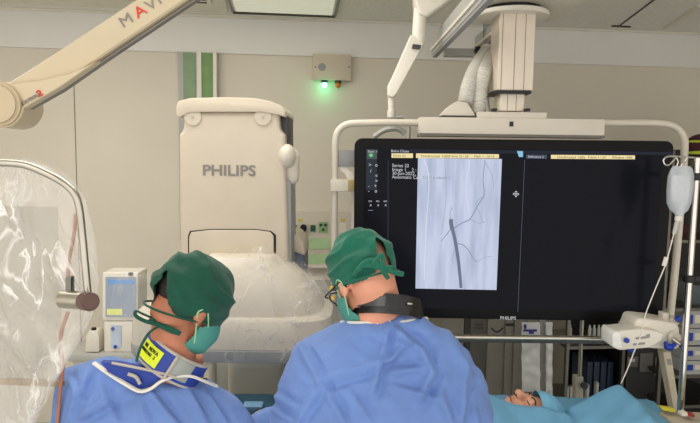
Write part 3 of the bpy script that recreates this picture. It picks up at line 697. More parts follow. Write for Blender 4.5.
# ui text
UW = emis('ui_white', (206, 208, 214)); UK = emis('ui_ink', (84, 72, 48)); UG = emis('ui_dim', (120, 130, 155))
def stext(s, px, py, size, m, lay=2, al='LEFT', ang=-.5, sx=1.0, bold=.0, name='screen_text'): text(s, size * GY / FPX, P(px, py, SYY - .0008 * lay), m, S, ang=ang, align=al, name=name, ext=.0001, sx=sx, bold=bold)
stext('Series 22', 392, 165.5, 4.6, UW); stext('Image 1    2 : 10-15', 392, 169.5, 4.6, UW); stext('30-Jun-2022, 2:59:46', 392, 173.3, 4.6, UW); stext('Automatic Calibration P', 392, 177, 4.6, UW)
stext('Exam protocol 1', 423, 177.4, 4, UG)
stext('Bolus Chase', 391, 151, 3.6, UW)
stext('Series 22', 393, 155.7, 3.4, UK); stext('Unsubtracted  100%', 421, 156, 3.4, UK); stext('Frame 12 / 24', 449, 156.2, 3.4, UK); stext('Mask 1 : 10-15', 474, 156.4, 3.4, UK)
stext('Reference 2', 528, 156.7, 3.2, UW); stext('Unsubtracted  100%', 557, 157, 3.4, UK); stext('Frame 1 / 24', 588, 157.2, 3.4, UK); stext('Window 140%', 612, 157.4, 3.4, UK)
stext('Start  1', 368, 151.5, 3.2, UW)
for px, py, s in ((369.5, 165, '>'), (376.0, 165, 'o'), (371, 171, '/'), (376, 176, '<'), (376, 181, '>'), (369, 186, '-'), (375, 186, '+'), (369, 191, '-'), (375.5, 191, 'o')): stext(s, px - 1, py, 5, UW)
for px in (370, 377.5, 385): stext('oo', px - 1.5, 201, 3.2, UW); stext('x', px - .3, 205, 4, UW)
flat('divider', rc(368, 210, 373, 210.6), UG, 1)
flat('green_icon', [(368.5, 155), (371, 153.2), (373.5, 155), (371, 157.5)], emis('ui_green_icon', (120, 200, 140)), 2)
flat('divider', [(387.8, 160), (388.3, 160), (388.3, 320 - 8), (387.8, 312)], emis('ui_line', (66, 72, 84)), 1)
flat('divider', [(524.5, 160), (525, 160), (518.0, 312), (517.5, 312)], emis('ui_line2', (84, 92, 108)), 1)
b = NB(); c = P(516, 194, SYY - .002)
for a in range(4):
    d = Matrix.Rotation(a * PI / 2, 3, 'Y') @ Vector((0, 0, .011)); n_ = Matrix.Rotation(a * PI / 2, 3, 'Y') @ Vector((.006, 0, 0))
    vs = [b.verts.new(c + d * 1.2), b.verts.new(c + d * .6 + n_), b.verts.new(c + d * .6 - n_)]; b.faces.new(vs)
cyl(b, c, c + Vector((0, .0005, 0)), .0035, n=12); obj('cursor', b, UW, S, smooth=False)
text('PHILIPS', .019, P(508, 318.2, GY - .0008), emis('brand_glow', (168, 170, 172)), mo, ang=-.5, bold=.02, sx=1.1)  # bezel lettering is painted as glowing, though it is no lamp

# ------------------------------------------------------------------ background equipment right of the wall
def wth(name, label, cat, px, off, Y0, group=None):
    q = PW(px, 300, off, Y0); q.z = 0; return thing(name, label, cat, q, group)
def wobj(name, m, parent, *a, **k):
    b = NB(); wbox(b, *a, **k); return obj(name, b, m, parent)
RY = 3.75
gc = wth('equipment_cabinet', 'tall grey equipment cabinet seen under the monitor', 'cabinet', 485, .2, RY)
taupe = mat('taupe_panel', (136, 132, 122), .5); taupe_d = mat('dark_taupe_panel', (96, 94, 88), .5)
wobj('body', taupe, gc, 440, 235, 528, 400, .3, z0=0.0)
for x0, x1, mm in ((442, 464, taupe), (471, 487, taupe_d), (488, 504, taupe), (506, 513, taupe), (515, 527, taupe)):
    wobj('panel', mm, gc, x0, 240, x1, 400, .012, off=.3, z0=.05, r=.002)
wobj('dark_gap', M['dgrey'], gc, 465, 240, 470, 400, .008, off=.3, z0=.05)
for py in (324, 327.5): wobj('slot', M['dgrey'], gc, 475, py, 483, py + 1.2, .004, off=.312)
wobj('badge', M['black'], gc, 506, 323.5, 514, 326, .004, off=.312)
b = NB(); tube(b, [PW(491, 328, .33, RY), PW(497, 332, .34, RY), PW(503, 328, .33, RY)], .005, 6, 4); obj('handle', b, M['black'], gc)
# packets
def packet(x0, x1, y0, y1, label):
    t = thing('hanging_packet', label, 'packet', P((x0 + x1) / 2, y1, 3.0))
    b = NB(); nx, nz = 14, 40; G = []
    for s in (-1, 1):
        g = []
        for j in range(nz + 1):
            row = []
            for k in range(nx + 1):
                p = P(x0 + (x1 - x0) * k / nx, y0 + (y1 - y0) * j / nz, 3.0); e_ = min(1, min(k, nx - k) / 2, min(j, nz - j) / 2)
                row.append(b.verts.new((p.x, p.y + s * (.002 + .008 * e_) + noise.noise(p * 22) * .012, p.z)))
            g.append(row)
        for j in range(nz):
            for k in range(nx): b.faces.new((g[j][k], g[j][k + 1], g[j + 1][k + 1], g[j + 1][k]))
    bmesh.ops.remove_doubles(b, verts=b.verts, dist=.0045); obj('foil', b, M['pouch'], t, ang=80)
    return t
pk = packet(521.5, 540, 322, 392, 'wrinkled white sterile packet with blue print hanging under the monitor')
b = NB(); pprism(b, rc(523.5, 329.5, 537, 331.5), 2.985, .002); pprism(b, rc(529, 331, 534, 334), 2.985, .002); pprism(b, rc(524, 324.5, 526.5, 329), 2.985, .002); obj('blue_print', b, mat('blue_print', (60, 60, 150), .5), pk)
packet(545.5, 552.5, 322, 400, 'narrow white packet hanging right of the printed packet')
b = NB(); pprism(b, rc(540, 320, 546, 402), 3.03, .01, .001); tag(obj('hanging_strip', b, M['lgrey']), 'grey strip between the two hanging white packets', 'strip')
b = NB(); tube(b, [P(512, 318, 3.04), P(560, 319, 3.04)], .006, 8); tag(obj('hanging_rod', b, M['steel_d']), 'thin dark rod the white packets hang from', 'rod')

# dark racks
def rack(px0, px1, top, Y0, shelves, label, depth=.4):
    t = wth('storage_rack', label, 'shelving', (px0 + px1) / 2, depth / 2, Y0)
    wobj('back_panel', M['rackd'], t, px0, top, px1, 420, .02, Y0=Y0, z0=0.0)
    for px in (px0, px1 - 3):
        for off in (.03, depth - .03): wobj('post', M['steel_d'], t, px, top, px + 3, 420, .025, off=off, Y0=Y0, z0=0.0)
    for py in shelves:
        wobj('shelf', M['steel_d'], t, px0 + 1, py, px1 - 1, py + 3, depth - .05, off=.025, Y0=Y0)
    return t
rk = rack(566, 625, 300, 3.7, (346, 405), 'dark steel storage rack under the middle of the monitor')
for k, px in enumerate((570, 589.5, 594, 598.5, 602.5)):
    b = NB(); c = PW(px, 334, .36, 3.7); cyl(b, (c.x, c.y, PW(px, 343, .36, 3.7).z), (c.x, c.y, PW(px, 328, .36, 3.7).z), .010); cyl(b, (c.x, c.y, PW(px, 328, .36, 3.7).z), (c.x, c.y, PW(px, 325, .36, 3.7).z), .006)
    tag(obj('vial', b, M['lgrey']), ['leftmost small pale vial on the dark rack, apart from the others', 'second small vial from the left on the dark rack', 'middle one of the small vials on the dark rack', 'fourth small vial from the left on the dark rack', 'rightmost small pale vial on the dark rack'][k], 'vial', 'vials on the dark rack')
for k, (x0, x1) in enumerate(((587, 592), (593.5, 599), (600.5, 606), (607.5, 613))):
    b = NB(); wbox(b, x0, 362, x1, 402, .2, off=.1, r=.003, Y0=3.7); tag(obj('binder', b, mat('navy_binder', (30, 46, 66), .6)), ['leftmost', 'second from left', 'third from left', 'rightmost'][k] + ' dark navy binder on the lower rack shelf', 'binder', 'navy binders on the dark rack')
for k, px in enumerate((567.5, 571.5)):
    b = NB(); wbox(b, px - 1.4, 387, px + 1.4, 404, .03, off=.36, Y0=3.7, r=.003); tag(obj('narrow_box', b, M['lgrey']), ['slim pale box right against the left post of the dark rack', 'slim pale box one step right of the left rack post'][k], 'box', 'slim boxes on the dark rack')
for k, px in enumerate((588, 597.5)):
    b = NB(); wbox(b, px - 1.2, 385 - 2 * k, px + 1.2, 404, .03, off=.36, Y0=3.7, r=.003); tag(obj('narrow_box', b, M['lgrey']), ['shorter slim pale box before the leftmost navy binder', 'taller slim pale box before the navy binders, right of the clamp stand'][k], 'box', 'slim boxes by the binders')
cs = thing('clamp_stand', 'steel pole in a pale grey holder with round knob left of the raised drape', 'stand', (P(580, 400, 2.9).x, 2.9, 0))
b = NB(); A = P(583, 318, 2.9); cyl(b, (P(580, 380, 2.9).x, 2.9, .0), (P(580, 380, 2.9).x, 2.9, P(580, 378, 2.9).z), .012); obj('lower_pole', b, M['steel_d'], cs)
b = NB(); cyl(b, P(583, 300, 2.9), P(579.5, 380, 2.9), .0095); obj('pole', b, M['steel'], cs)
b = NB(); pprism(b, rc(575.5, 377, 583.5, 425), 2.88, .045, .003); obj('holder', b, mat('holder_cream', (176, 172, 156), .5), cs)
b = NB(); c = P(583.5, 385, 2.875); cyl(b, c, c - Vector((0, .02, 0)), .0165, bev=.003); obj('knob', b, M['dgrey'], cs)
b = NB(); cyl(b, (P(580, 400, 2.9).x, 2.9, 0), (P(580, 400, 2.9).x, 2.9, .03), .2, bev=.01); obj('foot', b, M['dgrey'], cs)
# central dark machine behind the injector
dm = wth('wall_console', 'dark cabinet with small grey control plates behind the white injector', 'cabinet', 645, .2, 3.7)
wobj('body', M['rackd'], dm, 626, 325, 668, 430, .4, Y0=3.7, z0=0.0, r=.005)
for x0, x1, y0, y1 in ((619.5 + 8, 638, 357, 367), (640, 653, 353, 372), (655, 666, 357, 376)):
    wobj('control_plate', taupe_d, dm, x0, y0, x1, y1, .01, off=.4, Y0=3.7, r=.002)
wobj('display', M['lgrey'], dm, 629, 359, 635, 362, .003, off=.41, Y0=3.7)
# right rack with boxes
rk2 = rack(664, 735, 150, 3.55, (180, 240, 308, 375, 405), 'tall steel shelving unit at the right edge behind the drip stand', .45)
tint = mat('box_white', (176, 178, 176), .5)
kk = 0
for y0, y1 in ((311, 328), (329, 345), (347, 360), (361, 374.5)):
    t = thing('supply_box', ['topmost', 'second from the top', 'third from the top', 'lowest'][kk] + ' white and blue supply box stacked on the right shelves', 'box', PW(697, y1, .4, 3.55), 'supply boxes on the right shelves'); kk += 1
    wobj('carton', tint, t, 686, y0, 712, y1, .3, off=.12, Y0=3.55, r=.003)
    wobj('blue_flash', M['navy'], t, 687, y0 + 4, 693, y1 - 4, .004, off=.42, Y0=3.55)
    wobj('label', M['white'], t, 695, y0 + 4, 709, y1 - 5, .003, off=.42, Y0=3.55)
hv = thing('folded_vest', 'maroon bundle with bright yellow bands on top of the right shelves', 'clothing', PW(697, 156, .4, 3.3))
b = NB(); c = PW(701, 146, .3, 3.35); ell(b, c, (.07, .1, .065)); obj('bundle', b, M['maroon'], hv)
for dz in (.02, -.035):
    b = NB(); cyl(b, c + Vector((0, 0, dz - .009)), c + Vector((0, 0, dz + .009)), .067 if dz > 0 else .062, n=30); bmesh.ops.scale(b, vec=(1, 1.45, 1), space=Matrix.Translation(-c), verts=b.verts); obj('yellow_band', b, M['hivis'], hv)
for k, (x0, y0, x1, y1, col_) in enumerate(((689, 225, 697, 239, (90, 50, 60)), (692, 285, 712, 307, (90, 96, 100)), (690, 160, 700, 178, (70, 74, 40)))):
    b = NB(); wbox(b, x0, y0, x1, y1, .2, off=.15, Y0=3.55, r=.01); tag(obj('storage_bin', b, mat('bin_%d' % k, col_, .6)), ['small maroon bin on the middle right shelf', 'grey bin on the shelf above the stacked boxes', 'olive bin on the top right shelf'][k], 'bin')

# ------------------------------------------------------------------ drip stand and bag
IY = 2.27
iv = thing('drip_stand', 'chrome drip stand with black clamps at the right edge', 'drip stand', (P(679, 420, IY).x, IY, 0))
top = P(697.5, 158, IY); bot = P(680, 415, IY)
d = (bot - top)
foot = top + d * ((top.z - .04) / (top.z - bot.z))
b = NB(); cyl(b, top, foot, .0125); obj('pole', b, M['chrome'], iv)
for py, px in ((176, 696), (276, 690)):
    b = NB(); c = top + d * ((py - 158) / 257); cyl(b, c - Vector((.0, 0, .014)), c + Vector((0, 0, .014)), .022, bev=.003); box(b, c + Vector((.03, 0, 0)), (.04, .02, .02), r=.003); obj('clamp', b, M['black'], iv)
b = NB(); line_tube(b, [(700, 158), (690, 157.5), (678, 156.5), (668, 156.5), (663.5, 160), (665, 164.5), (669, 165), (673, 161), (676, 157.5)], IY, .0035, 8, 4)
line_tube(b, [(687, 157), (685, 161), (682, 164), (681, 168), (684, 168)], IY, .0035, 8, 4); line_tube(b, [(676, 157), (678, 162), (676, 168)], IY, .003, 8, 4); obj('hook', b, M['chrome'], iv)
for k in range(5):
    b = NB(); a = 2 * PI * k / 5 + .3; f0 = Vector((foot.x, foot.y, .09)); f1 = f0 + Vector((.28 * math.cos(a), .28 * math.sin(a), -.05)); tube(b, [f0, f1], .014, 8); lg = obj('leg', b, M['chrome'], iv)
    b = NB(); cyl(b, f1 + Vector((-.01, 0, -.015)), f1 + Vector((.01, 0, -.015)), .025); obj('castor', b, M['black'], lg)
bg = thing('infusion_bag', 'half clear infusion bag hanging from the drip stand hook', 'infusion bag', P(680, 215, IY))
BX = -.015
def bsec(py, x0, x1, ry, e=2.6):
    a = P(x0, py, IY + BX); c = P(x1, py, IY + BX); return ((a.x + c.x) / 2, IY + BX, P((x0 + x1) / 2, py, IY + BX).z, (c.x - a.x) / 2, ry, e)
b = NB(); loft(b, [bsec(166, 673, 690, .006), bsec(169, 671, 692.5, .014), bsec(176, 668.5, 693.5, .022), bsec(190, 667.5, 692.5, .028), bsec(203, 667.5, 690, .028), bsec(210, 670, 687.5, .020), bsec(214, 675, 683, .012), bsec(217, 676, 682, .010)], 36); obj('bag', b, M['bagm'], bg)
b = NB(); loft(b, [bsec(175, 673, 690, .008), bsec(182, 671.5, 690.5, .012), bsec(195, 671, 689.5, .012), bsec(202, 673, 687, .008)], 30); obj('white_label', b, mat('bag_label', (222, 222, 220), .5), bg)
b = NB(); cyl(b, P(679.3, 216, IY + BX), P(678.3, 221, IY + BX), .014, bev=.002); obj('port', b, M['white'], bg)
dr = thing('drip_line', 'thin clear drip line with chamber running from bag down to the drape', 'tubing', P(675, 232, IY))
b = NB(); cyl(b, P(677.5, 220, IY + BX), P(674, 234, IY + BX), .0085, .007, bev=.001); obj('drip_chamber', b, M['clear'], dr)
b = NB(); line_tube(b, [(674, 233), (668, 256), (665, 266), (655, 290), (645, 316), (641, 335), (634, 352), (628, 368), (621, 383.5)], IY - .06, .0022, 8, 5); obj('line', b, M['white'], dr)
b = NB(); cyl(b, P(666.5, 257, IY - .065), P(664, 266, IY - .065), .008, n=10); obj('roller_clamp', b, M['white'], dr)

# ------------------------------------------------------------------ injector head
JY = 2.34
ij = thing('contrast_injector', 'white injector head with blue knobs at the lower end of the monitor frame', 'injector', P(655, 350, JY))
b = NB(); pprism(b, [(633, 330), (637, 320), (641, 318.5), (662, 321), (678, 324), (680, 330), (680, 347), (677, 350), (655, 349), (634, 347)], JY, .14, .012, 3); obj('body', b, M['white'], ij)
b = NB(); pprism(b, [(613.5, 334), (616, 331.5), (640, 329), (656, 331), (664, 334), (662, 341), (650, 348), (620, 350.5), (613, 347)], JY - .05, .10, .008, 3); obj('nozzle', b, M['white'], ij)
b = NB(); pprism(b, [(612.5, 335), (615, 331.5), (621, 333), (623, 348), (618, 350), (612.5, 347)], JY - .056, .11, .006, 2); obj('nozzle_tip', b, mat('bright_white', (240, 238, 230), .3), ij)
b = NB(); c = P(626, 340, JY - .055); cyl(b, c, c - Vector((0, .012, 0)), .010, bev=.002); obj('blue_button', b, M['navy'], ij)
for x0, y0, x1, y1 in ((636, 337, 646, 339), (634, 343, 645, 345), (646, 334.5, 650, 338)): b = NB(); pprism(b, [(x0, y0 + .6), (x1, y0 - .6), (x1, y1 - .6), (x0, y1 + .6)], JY - .053, .006); obj('marking', b, M['grey'], ij)
b = NB(); ell(b, P(631, 350, JY - .02), (.014, .014, .010)); obj('blue_knob', b, M['navy'], ij)
b = NB(); ell(b, P(669, 347, JY - .03), (.020, .014, .014)); ell(b, P(666, 344, JY - .035), (.008, .01, .012)); ell(b, P(674, 345, JY - .035), (.010, .01, .008)); obj('blue_knob', b, M['navy'], ij)
b = NB(); c = P(673, 337, JY - .005); cyl(b, c, c - Vector((0, .02, 0)), .024, bev=.004); obj('dial', b, M['offw'], ij)
b = NB(); cyl(b, P(673, 339, JY - .03), P(681, 345, JY - .05), .009, .006); obj('lever', b, M['steel'], ij)
b = NB(); ell(b, P(681.5, 345.5, JY - .05), (.009, .009, .009)); obj('black_ball', b, M['black'], ij)
b = NB(); pprism(b, rc(663, 313, 669, 322), JY + .04, .04, .004); pprism(b, rc(671, 318, 679, 325), JY + .03, .04, .004); obj('mount', b, M['offw'], ij)
b = NB(); cyl(b, P(676, 320, JY + .02), P(680, 318, JY + .02), .012); obj('blue_cap', b, M['navy'], ij)
b = NB(); pprism(b, [(663, 352), (671, 352), (681, 417), (675, 417)], JY + .06, .05, .004); obj('support_leg', b, mat('leg_cream', (206, 196, 172), .5), ij)
b = NB(); pprism(b, [(667, 359), (671, 359), (672, 365), (668, 365)], JY + .058, .004); obj('leg_label', b, M['grey'], ij)

# ------------------------------------------------------------------ operating table, drape, side table
TZ = .86
ot = thing('operating_table', 'operating table under the blue drape', 'operating table', (0, 2.12, 0))
b = NB(); box(b, (0, 2.14, TZ - .04), (2.2, .52, .06), r=.02, seg=3); obj('mattress', b, M['dgrey'], ot)
b = NB(); box(b, (0, 2.14, TZ - .09), (2.16, .46, .04), r=.006); obj('table_top', b, M['steel'], ot)
b = NB(); box(b, (-.5, 2.14, .42), (.3, .28, .68), r=.02); obj('pedestal', b, M['offw'], ot)
b = NB(); box(b, (-.5, 2.14, .05), (.9, .46, .1), r=.02); obj('base', b, M['offw'], ot)
nose_tip = P(518, 388.5, 2.12)
HC = nose_tip + Vector((.034, 0, -.124))
RDG = [(P(px, py, 2.03).x, P(px, py, 2.03).z) for px, py in ((60, 456), (180, 438), (243, 416), (300, 404), (380, 388), (440, 388), (485, 391), (500, 396), (513, 402), (530, 404), (545, 404), (556, 409), (566, 411), (575, 420), (600, 440), (660, 470))]
def ridge_z(x):
    if x <= RDG[0][0]: return RDG[0][1]
    for (x0, z0), (x1, z1) in zip(RDG, RDG[1:]):
        if x <= x1: return z0 + (z1 - z0) * (x - x0) / (x1 - x0)
    return RDG[-1][1]
PK = P(620, 384, 2.12)
def drape_z(x, y):
    z = TZ + .004
    dx = x - PK.x; t = PK.z - (dx * -.50 if dx < 0 else dx * .78) - (max(0, y - 2.12) * .75 + max(0, 2.12 - y) * .10)
    z = max(z, t)
    rz = ridge_z(x)
    if y < 2.03: z = max(z, rz - (2.03 - y) * .45)
    else:
        left = HC.x - .17
        if x < left - .06: z = max(z, rz - (y - 2.03) * .45)
        else:
            f = max(0, (left - x) / .06)
            z = max(z if x > HC.x + .14 else TZ + .004, rz - (y - 2.03) * (.45 * f + 2.2 * (1 - f)))
    return z
b = NB(); nx, ny = 240, 70; G = []
for j in range(ny + 1):
    row = []
    for k in range(nx + 1):
        x = -1.09 + 2.34 * k / nx; s = j / ny
        if s < .22: y = 1.84; drop = (.22 - s) / .22 * .42
        elif s > .88: y = 2.44; drop = (s - .88) / .12 * .3
        else: y = 1.84 + .60 * (s - .22) / .66; drop = 0
        zz = drape_z(x, y) - drop - (.05 * max(0, 1 - (y - 1.84) / .06) if s < .88 else .04 * max(0, 1 - (2.44 - y) / .05))
        q = Vector((x * 9 + y * 6, y * 3, zz * 1.5)); q4 = Vector((x * 5 - y * 9, y * 2, 3)); f = noise.noise(q) * .010 + noise.noise(q * 2.2) * .005 + (ridged(q4) - .4) * .010
        inhead = math.hypot((x - HC.x - .02) / .11, (y - HC.y) / .10) < 1
        if inhead: f = 0
        row.append(b.verts.new((x, y - (.02 * math.sin(x * 34) * drop * 2 if drop else 0) + (.0), zz + f)))
    G.append(row)
# soften
for it in range(2):
    new = {}
    for j in range(1, ny):
        for k in range(1, nx): new[G[j][k]] = (G[j][k].co * 2 + G[j - 1][k].co + G[j + 1][k].co + G[j][k - 1].co + G[j][k + 1].co) / 6
    for v, c in new.items(): v.co = c
for j in range(ny):
    for k in range(nx): b.faces.new((G[j][k], G[j][k + 1], G[j + 1][k + 1], G[j + 1][k]))
tag(obj('surgical_drape', b, M['drape'], ang=80), 'blue surgical drape spread over the patient, peaked at right', 'drape')

# side table lower right
st = thing('side_table', 'beige topped side table in the lower right corner', 'table', (P(690, 415, 2.3).x + .1, 2.3, 0))
tz = P(680, 411.5, 2.2).z; cx = P(690, 415, 2.2).x + .13
b = NB(); box(b, (cx, 2.03, tz - .02), (.50, .34, .04), r=.006); obj('table_top', b, mat('beige_laminate', (190, 178, 156), .5), st)
for sx in (-1, 1):
    for sy in (-1, 1): b = NB(); box(b, (cx + sx * .22, 2.03 + sy * .15, (tz - .04) / 2), (.025, .025, tz - .04)); obj('leg', b, M['steel'], st)
b = NB(); pprism(b, [(661, 408), (676, 410), (676, 412.5), (663, 411)], 2.16, .03, .002); tag(obj('yellow_clip', b, mat('yellow_plastic', (214, 200, 60), .5)), 'small yellow plastic piece on the beige side table', 'clip')
b = NB(); pprism(b, [(682, 414), (688, 413), (688, 416), (682, 416.5)], 2.12, .03, .002); tag(obj('white_clip', b, M['white']), 'small white plastic piece on the beige side table', 'clip')
b = NB(); pprism(b, [(688, 414), (695, 415), (695, 417.5), (688, 416.5)], 2.12, .03, .002); tag(obj('red_clip', b, mat('red_plastic', (150, 40, 36), .5)), 'small dark red plastic piece on the beige side table', 'clip')

# tray between the surgeons
ty = 2.0
tz0 = P(258, 414, ty)
tt = thing('instrument_tray', 'dark blue tray with thin cables between the two surgeons', 'tray', tz0)
b = NB(); box(b, tz0 + Vector((0, .03, -.02)), (.17, .10, .035), r=.006); obj('tray', b, mat('tray_navy', (40, 66, 84), .5), tt)
b = NB(); box(b, tz0 + Vector((-.025, .05, .005)), (.07, .05, .02), r=.005); obj('blue_item', b, mat('tray_blue', (110, 150, 180), .5), tt)
b = NB(); box(b, P(263, 413.5, 2.01), (.018, .02, .014), r=.003); obj('red_cap', b, mat('tray_red', (130, 40, 40), .5), tt)
b = NB(); line_tube(b, [(249, 416), (253, 412), (261, 408.5), (272, 408), (282, 410)], 1.99, .0016, 6, 5); obj('dark_cable', b, M['dgrey'], tt)
b = NB(); line_tube(b, [(249, 419), (254, 414), (261, 409.5)], 1.98, .0016, 6, 5); obj('white_cable', b, M['white'], tt)

# ------------------------------------------------------------------ people
def head_shapes(b, H, nose=1.0):
    def E(c, r, rx=0): ell(b, H @ Vector(c), r, (H.to_3x3() @ Matrix.Rotation(rx, 3, 'X')), 3)
    E((0, -.012, .036), (.074, .094, .086)); E((0, .028, .02), (.066, .062, .070)); E((0, .032, -.045), (.055, .058, .062))
    E((0, .070, -.088), (.024, .020, .018)); E((0, -.028, -.035), (.062, .062, .060))
    E((.03, .070, -.022), (.026, .020, .022)); E((-.03, .070, -.022), (.026, .020, .022))           # cheeks
    E((0, .086, .022), (.046, .010, .010))                                                        # brow
    for s in (-1, 1):
        E((s * .032, .076, .008), (.015, .012, .011))                                             # eyelids
        E((s * .076, -.006, -.004), (.010, .019, .031), .15); E((s * .074, .004, -.024), (.008, .010, .014))
    capsule(b, H @ Vector((0, .088, .012)), H @ Vector((0, .110, -.022)), .009, .0125 * nose)
    for s in (-1, 1): E((s * .010, .100, -.026), (.009, .010, .008))
    E((0, .088, -.050), (.022, .010, .006)); E((0, .086, -.060), (.020, .011, .007))
def headM(c, yaw, pitch, roll=0):
    return Matrix.Translation(c) @ Matrix.Rotation(R(yaw), 4, 'Z') @ Matrix.Rotation(R(-pitch), 4, 'X') @ Matrix.Rotation(R(roll), 4, 'Y')
def hand(b, wr, d, up, s):
    """palm + four unequal bent fingers + thumb from the side"""
    d = d.normalized(); side = d.cross(up).normalized(); up = side.cross(d).normalized()
    rot = Matrix((side, d, up)).transposed()
    ell(b, wr + d * .045, (.040, .052, .016), rot, 2)
    for k, (L, off) in enumerate(((.062, -.030), (.075, -.010), (.070, .010), (.052, .029))):
        a = wr + d * .082 + side * off; m_ = a + d * L * .5 - up * .008; e_ = m_ + d * L * .4 - up * .022
        capsule(b, a, m_, .0095, .0088); capsule(b, m_, e_, .0088, .0075)
    t0 = wr + d * .028 + side * s * .036; t1 = t0 + d * .03 + side * s * .026 - up * .008; t2 = t1 + d * .026 + side * s * .004 - up * .01
    capsule(b, t0, t1, .012, .0105); capsule(b, t1, t2, .0105, .0085)
def shell(H, c, r, keep, m, parent, name, thick=.002, sub=5, amp=.003, scl=18):
    """part of an ellipsoid in head space, kept where keep(local) is true"""
    b = NB(); ell(b, (0, 0, 0), r, None, sub); bmesh.ops.translate(b, vec=Vector(c), verts=b.verts)
    bad = [v for v in b.verts if not keep(v.co)]; bmesh.ops.delete(b, geom=bad, context='VERTS')
    b.normal_update()
    for v in b.verts:
        q = v.co * scl; v.co += v.normal * (noise.noise(Vector((q.x, q.y * .6, q.z * 1.4))) * amp + ridged(Vector((q.x * .5, q.y * .5, q.z * 1.2)) + Vector((3, 1, 0))) * amp * .7)
    g = bmesh.ops.solidify(b, geom=list(b.faces), thickness=thick)
    bmesh.ops.transform(b, matrix=H, verts=b.verts)
    return obj(name, b, m, parent, ang=60)
def band(H, c, rx, ry, h, a0, a1, thick, m, parent, name, tilt=0, flare=0.0, n=60, z0=0.0):
    b = NB(); rows = []
    for k in range(n + 1):
        a = R(a0 + (a1 - a0) * k / n); ring = []
        for dr_, dz in ((0, -h / 2), (0, h / 2), (thick, h / 2), (thick, -h / 2)):
            f = 1 + flare * dz
            p = Vector((c[0] + (rx + dr_) * math.cos(a) * f, c[1] + (ry + dr_) * math.sin(a) * f, c[2] + dz))
            ring.append(b.verts.new(H @ (Matrix.Rotation(R(tilt), 3, 'X') @ p)))
        rows.append(ring)
    for A_, B_ in zip(rows, rows[1:]):
        for q in range(4): b.faces.new((A_[q], A_[(q + 1) % 4], B_[(q + 1) % 4], B_[q]))
    if abs(a1 - a0) < 359: b.faces.new(rows[0]); b.faces.new(list(reversed(rows[-1])))
    return obj(name, b, m, parent, ang=40)
def ringtube(center, rx, ry, tiltx, tilty, r, n=48, a0=0, a1=360):
    Mx = Matrix.Translation(center) @ Matrix.Rotation(R(tilty), 4, 'Y') @ Matrix.Rotation(R(tiltx), 4, 'X')
    return [Mx @ Vector((rx * math.cos(R(a0 + (a1 - a0) * k / n)), ry * math.sin(R(a0 + (a1 - a0) * k / n)), 0)) for k in range(n if abs(a1 - a0) >= 359 else n + 1)]

def gown_mesh(rows, Yc, ry0, arms, folds, voxel=.006, seed=0, bottom=.35, nar=.20):
    """rows: (py, x0, x1, ry, dY)"""
    b = NB(); secs = []
    for py, x0, x1, ry, dy in rows:
        a = P(x0, py, Yc + dy); c = P(x1, py, Yc + dy); secs.append(((a.x + c.x) / 2, Yc + dy, P((x0 + x1) / 2, py, Yc + dy).z, (c.x - a.x) / 2, ry, 2.2))
    l = secs[-1]
    secs += [(l[0], l[1] - .02, l[2] - .12, l[3] * .92, l[4], 2.2), (l[0], l[1] - .05, 1.0, nar + .03, .16, 2.2), (l[0], l[1] - .06, .75, nar + .05, .17, 2.2), (l[0], l[1] - .06, bottom, nar + .09, .19, 2.2)]
    loft(b, secs, 48)
    for ch in arms:
        for (p, r0), (q, r1) in zip(ch, ch[1:]): capsule(b, p, q, r0, r1)
    b = fuse(b, voxel, 5, .5)
    S_ = Vector((seed, seed * .3, 0))
    def f(p):
        q = p * 7 + S_; a = noise.noise(Vector((q.x * 1.1 + q.z * .35, q.y, q.z * .45)))
        q2 = Vector((q.x * .7 - q.z * .5, q.y * .7, q.z * .8 + q.x * .3)) + Vector((9, 2, 4))
        q3 = Vector((q.x * 1.6 + q.z * 1.1, q.y, q.z * .9 - q.x * .6)) + Vector((1, 7, 2))
        return a * .9 + (ridged(q2) - .5) * .9 + (ridged(q3) - .5) * .45 + noise.noise(q * 3.1) * .22
    wrinkle(b, .012, f)
    b.normal_update(); mv = []
    for v in b.verts:
        if v.co.y > Yc + .03 or v.co.z < .95: continue
        d = v.co - CAM; w_ = d.dot(FWD); px = 350 + FPX * d.dot(RT) / w_; py = 211.5 - FPX * d.dot(UP) / w_
        tot = 0
        for x0, y0, x1, y1, wd, am in folds:
            L2 = (x1 - x0) ** 2 + (y1 - y0) ** 2; t = ((px - x0) * (x1 - x0) + (py - y0) * (y1 - y0)) / L2
            if t < -.25 or t > 1.25: continue
            s_ = ((px - x0) * (y1 - y0) - (py - y0) * (x1 - x0)) / math.sqrt(L2)
            tp = math.sin(PI * min(1, max(0, (t + .25) / 1.5))) ** 1.2
            tot += 1.9 * am * tp * (math.exp(-(s_ / wd) ** 2) - .9 * math.exp(-((s_ - 1.5 * wd) / wd) ** 2))
        if tot: mv.append((v, v.normal * (tot * .001)))
    for v, d in mv: v.co += d
    bmesh.ops.smooth_vert(b, verts=b.verts, factor=.4, use_axis_x=True, use_axis_y=True, use_axis_z=True)
    return b, secs
def legs(b, x, y, topz):
    for s in (-1, 1):
        capsule(b, (x + s * .09, y, topz), (x + s * .1, y + .01, .48), .085, .055); capsule(b, (x + s * .1, y + .01, .48), (x + s * .11, y, .09), .054, .036)
        ell(b, (x + s * .11, y + .06, .035), (.042, .11, .035))

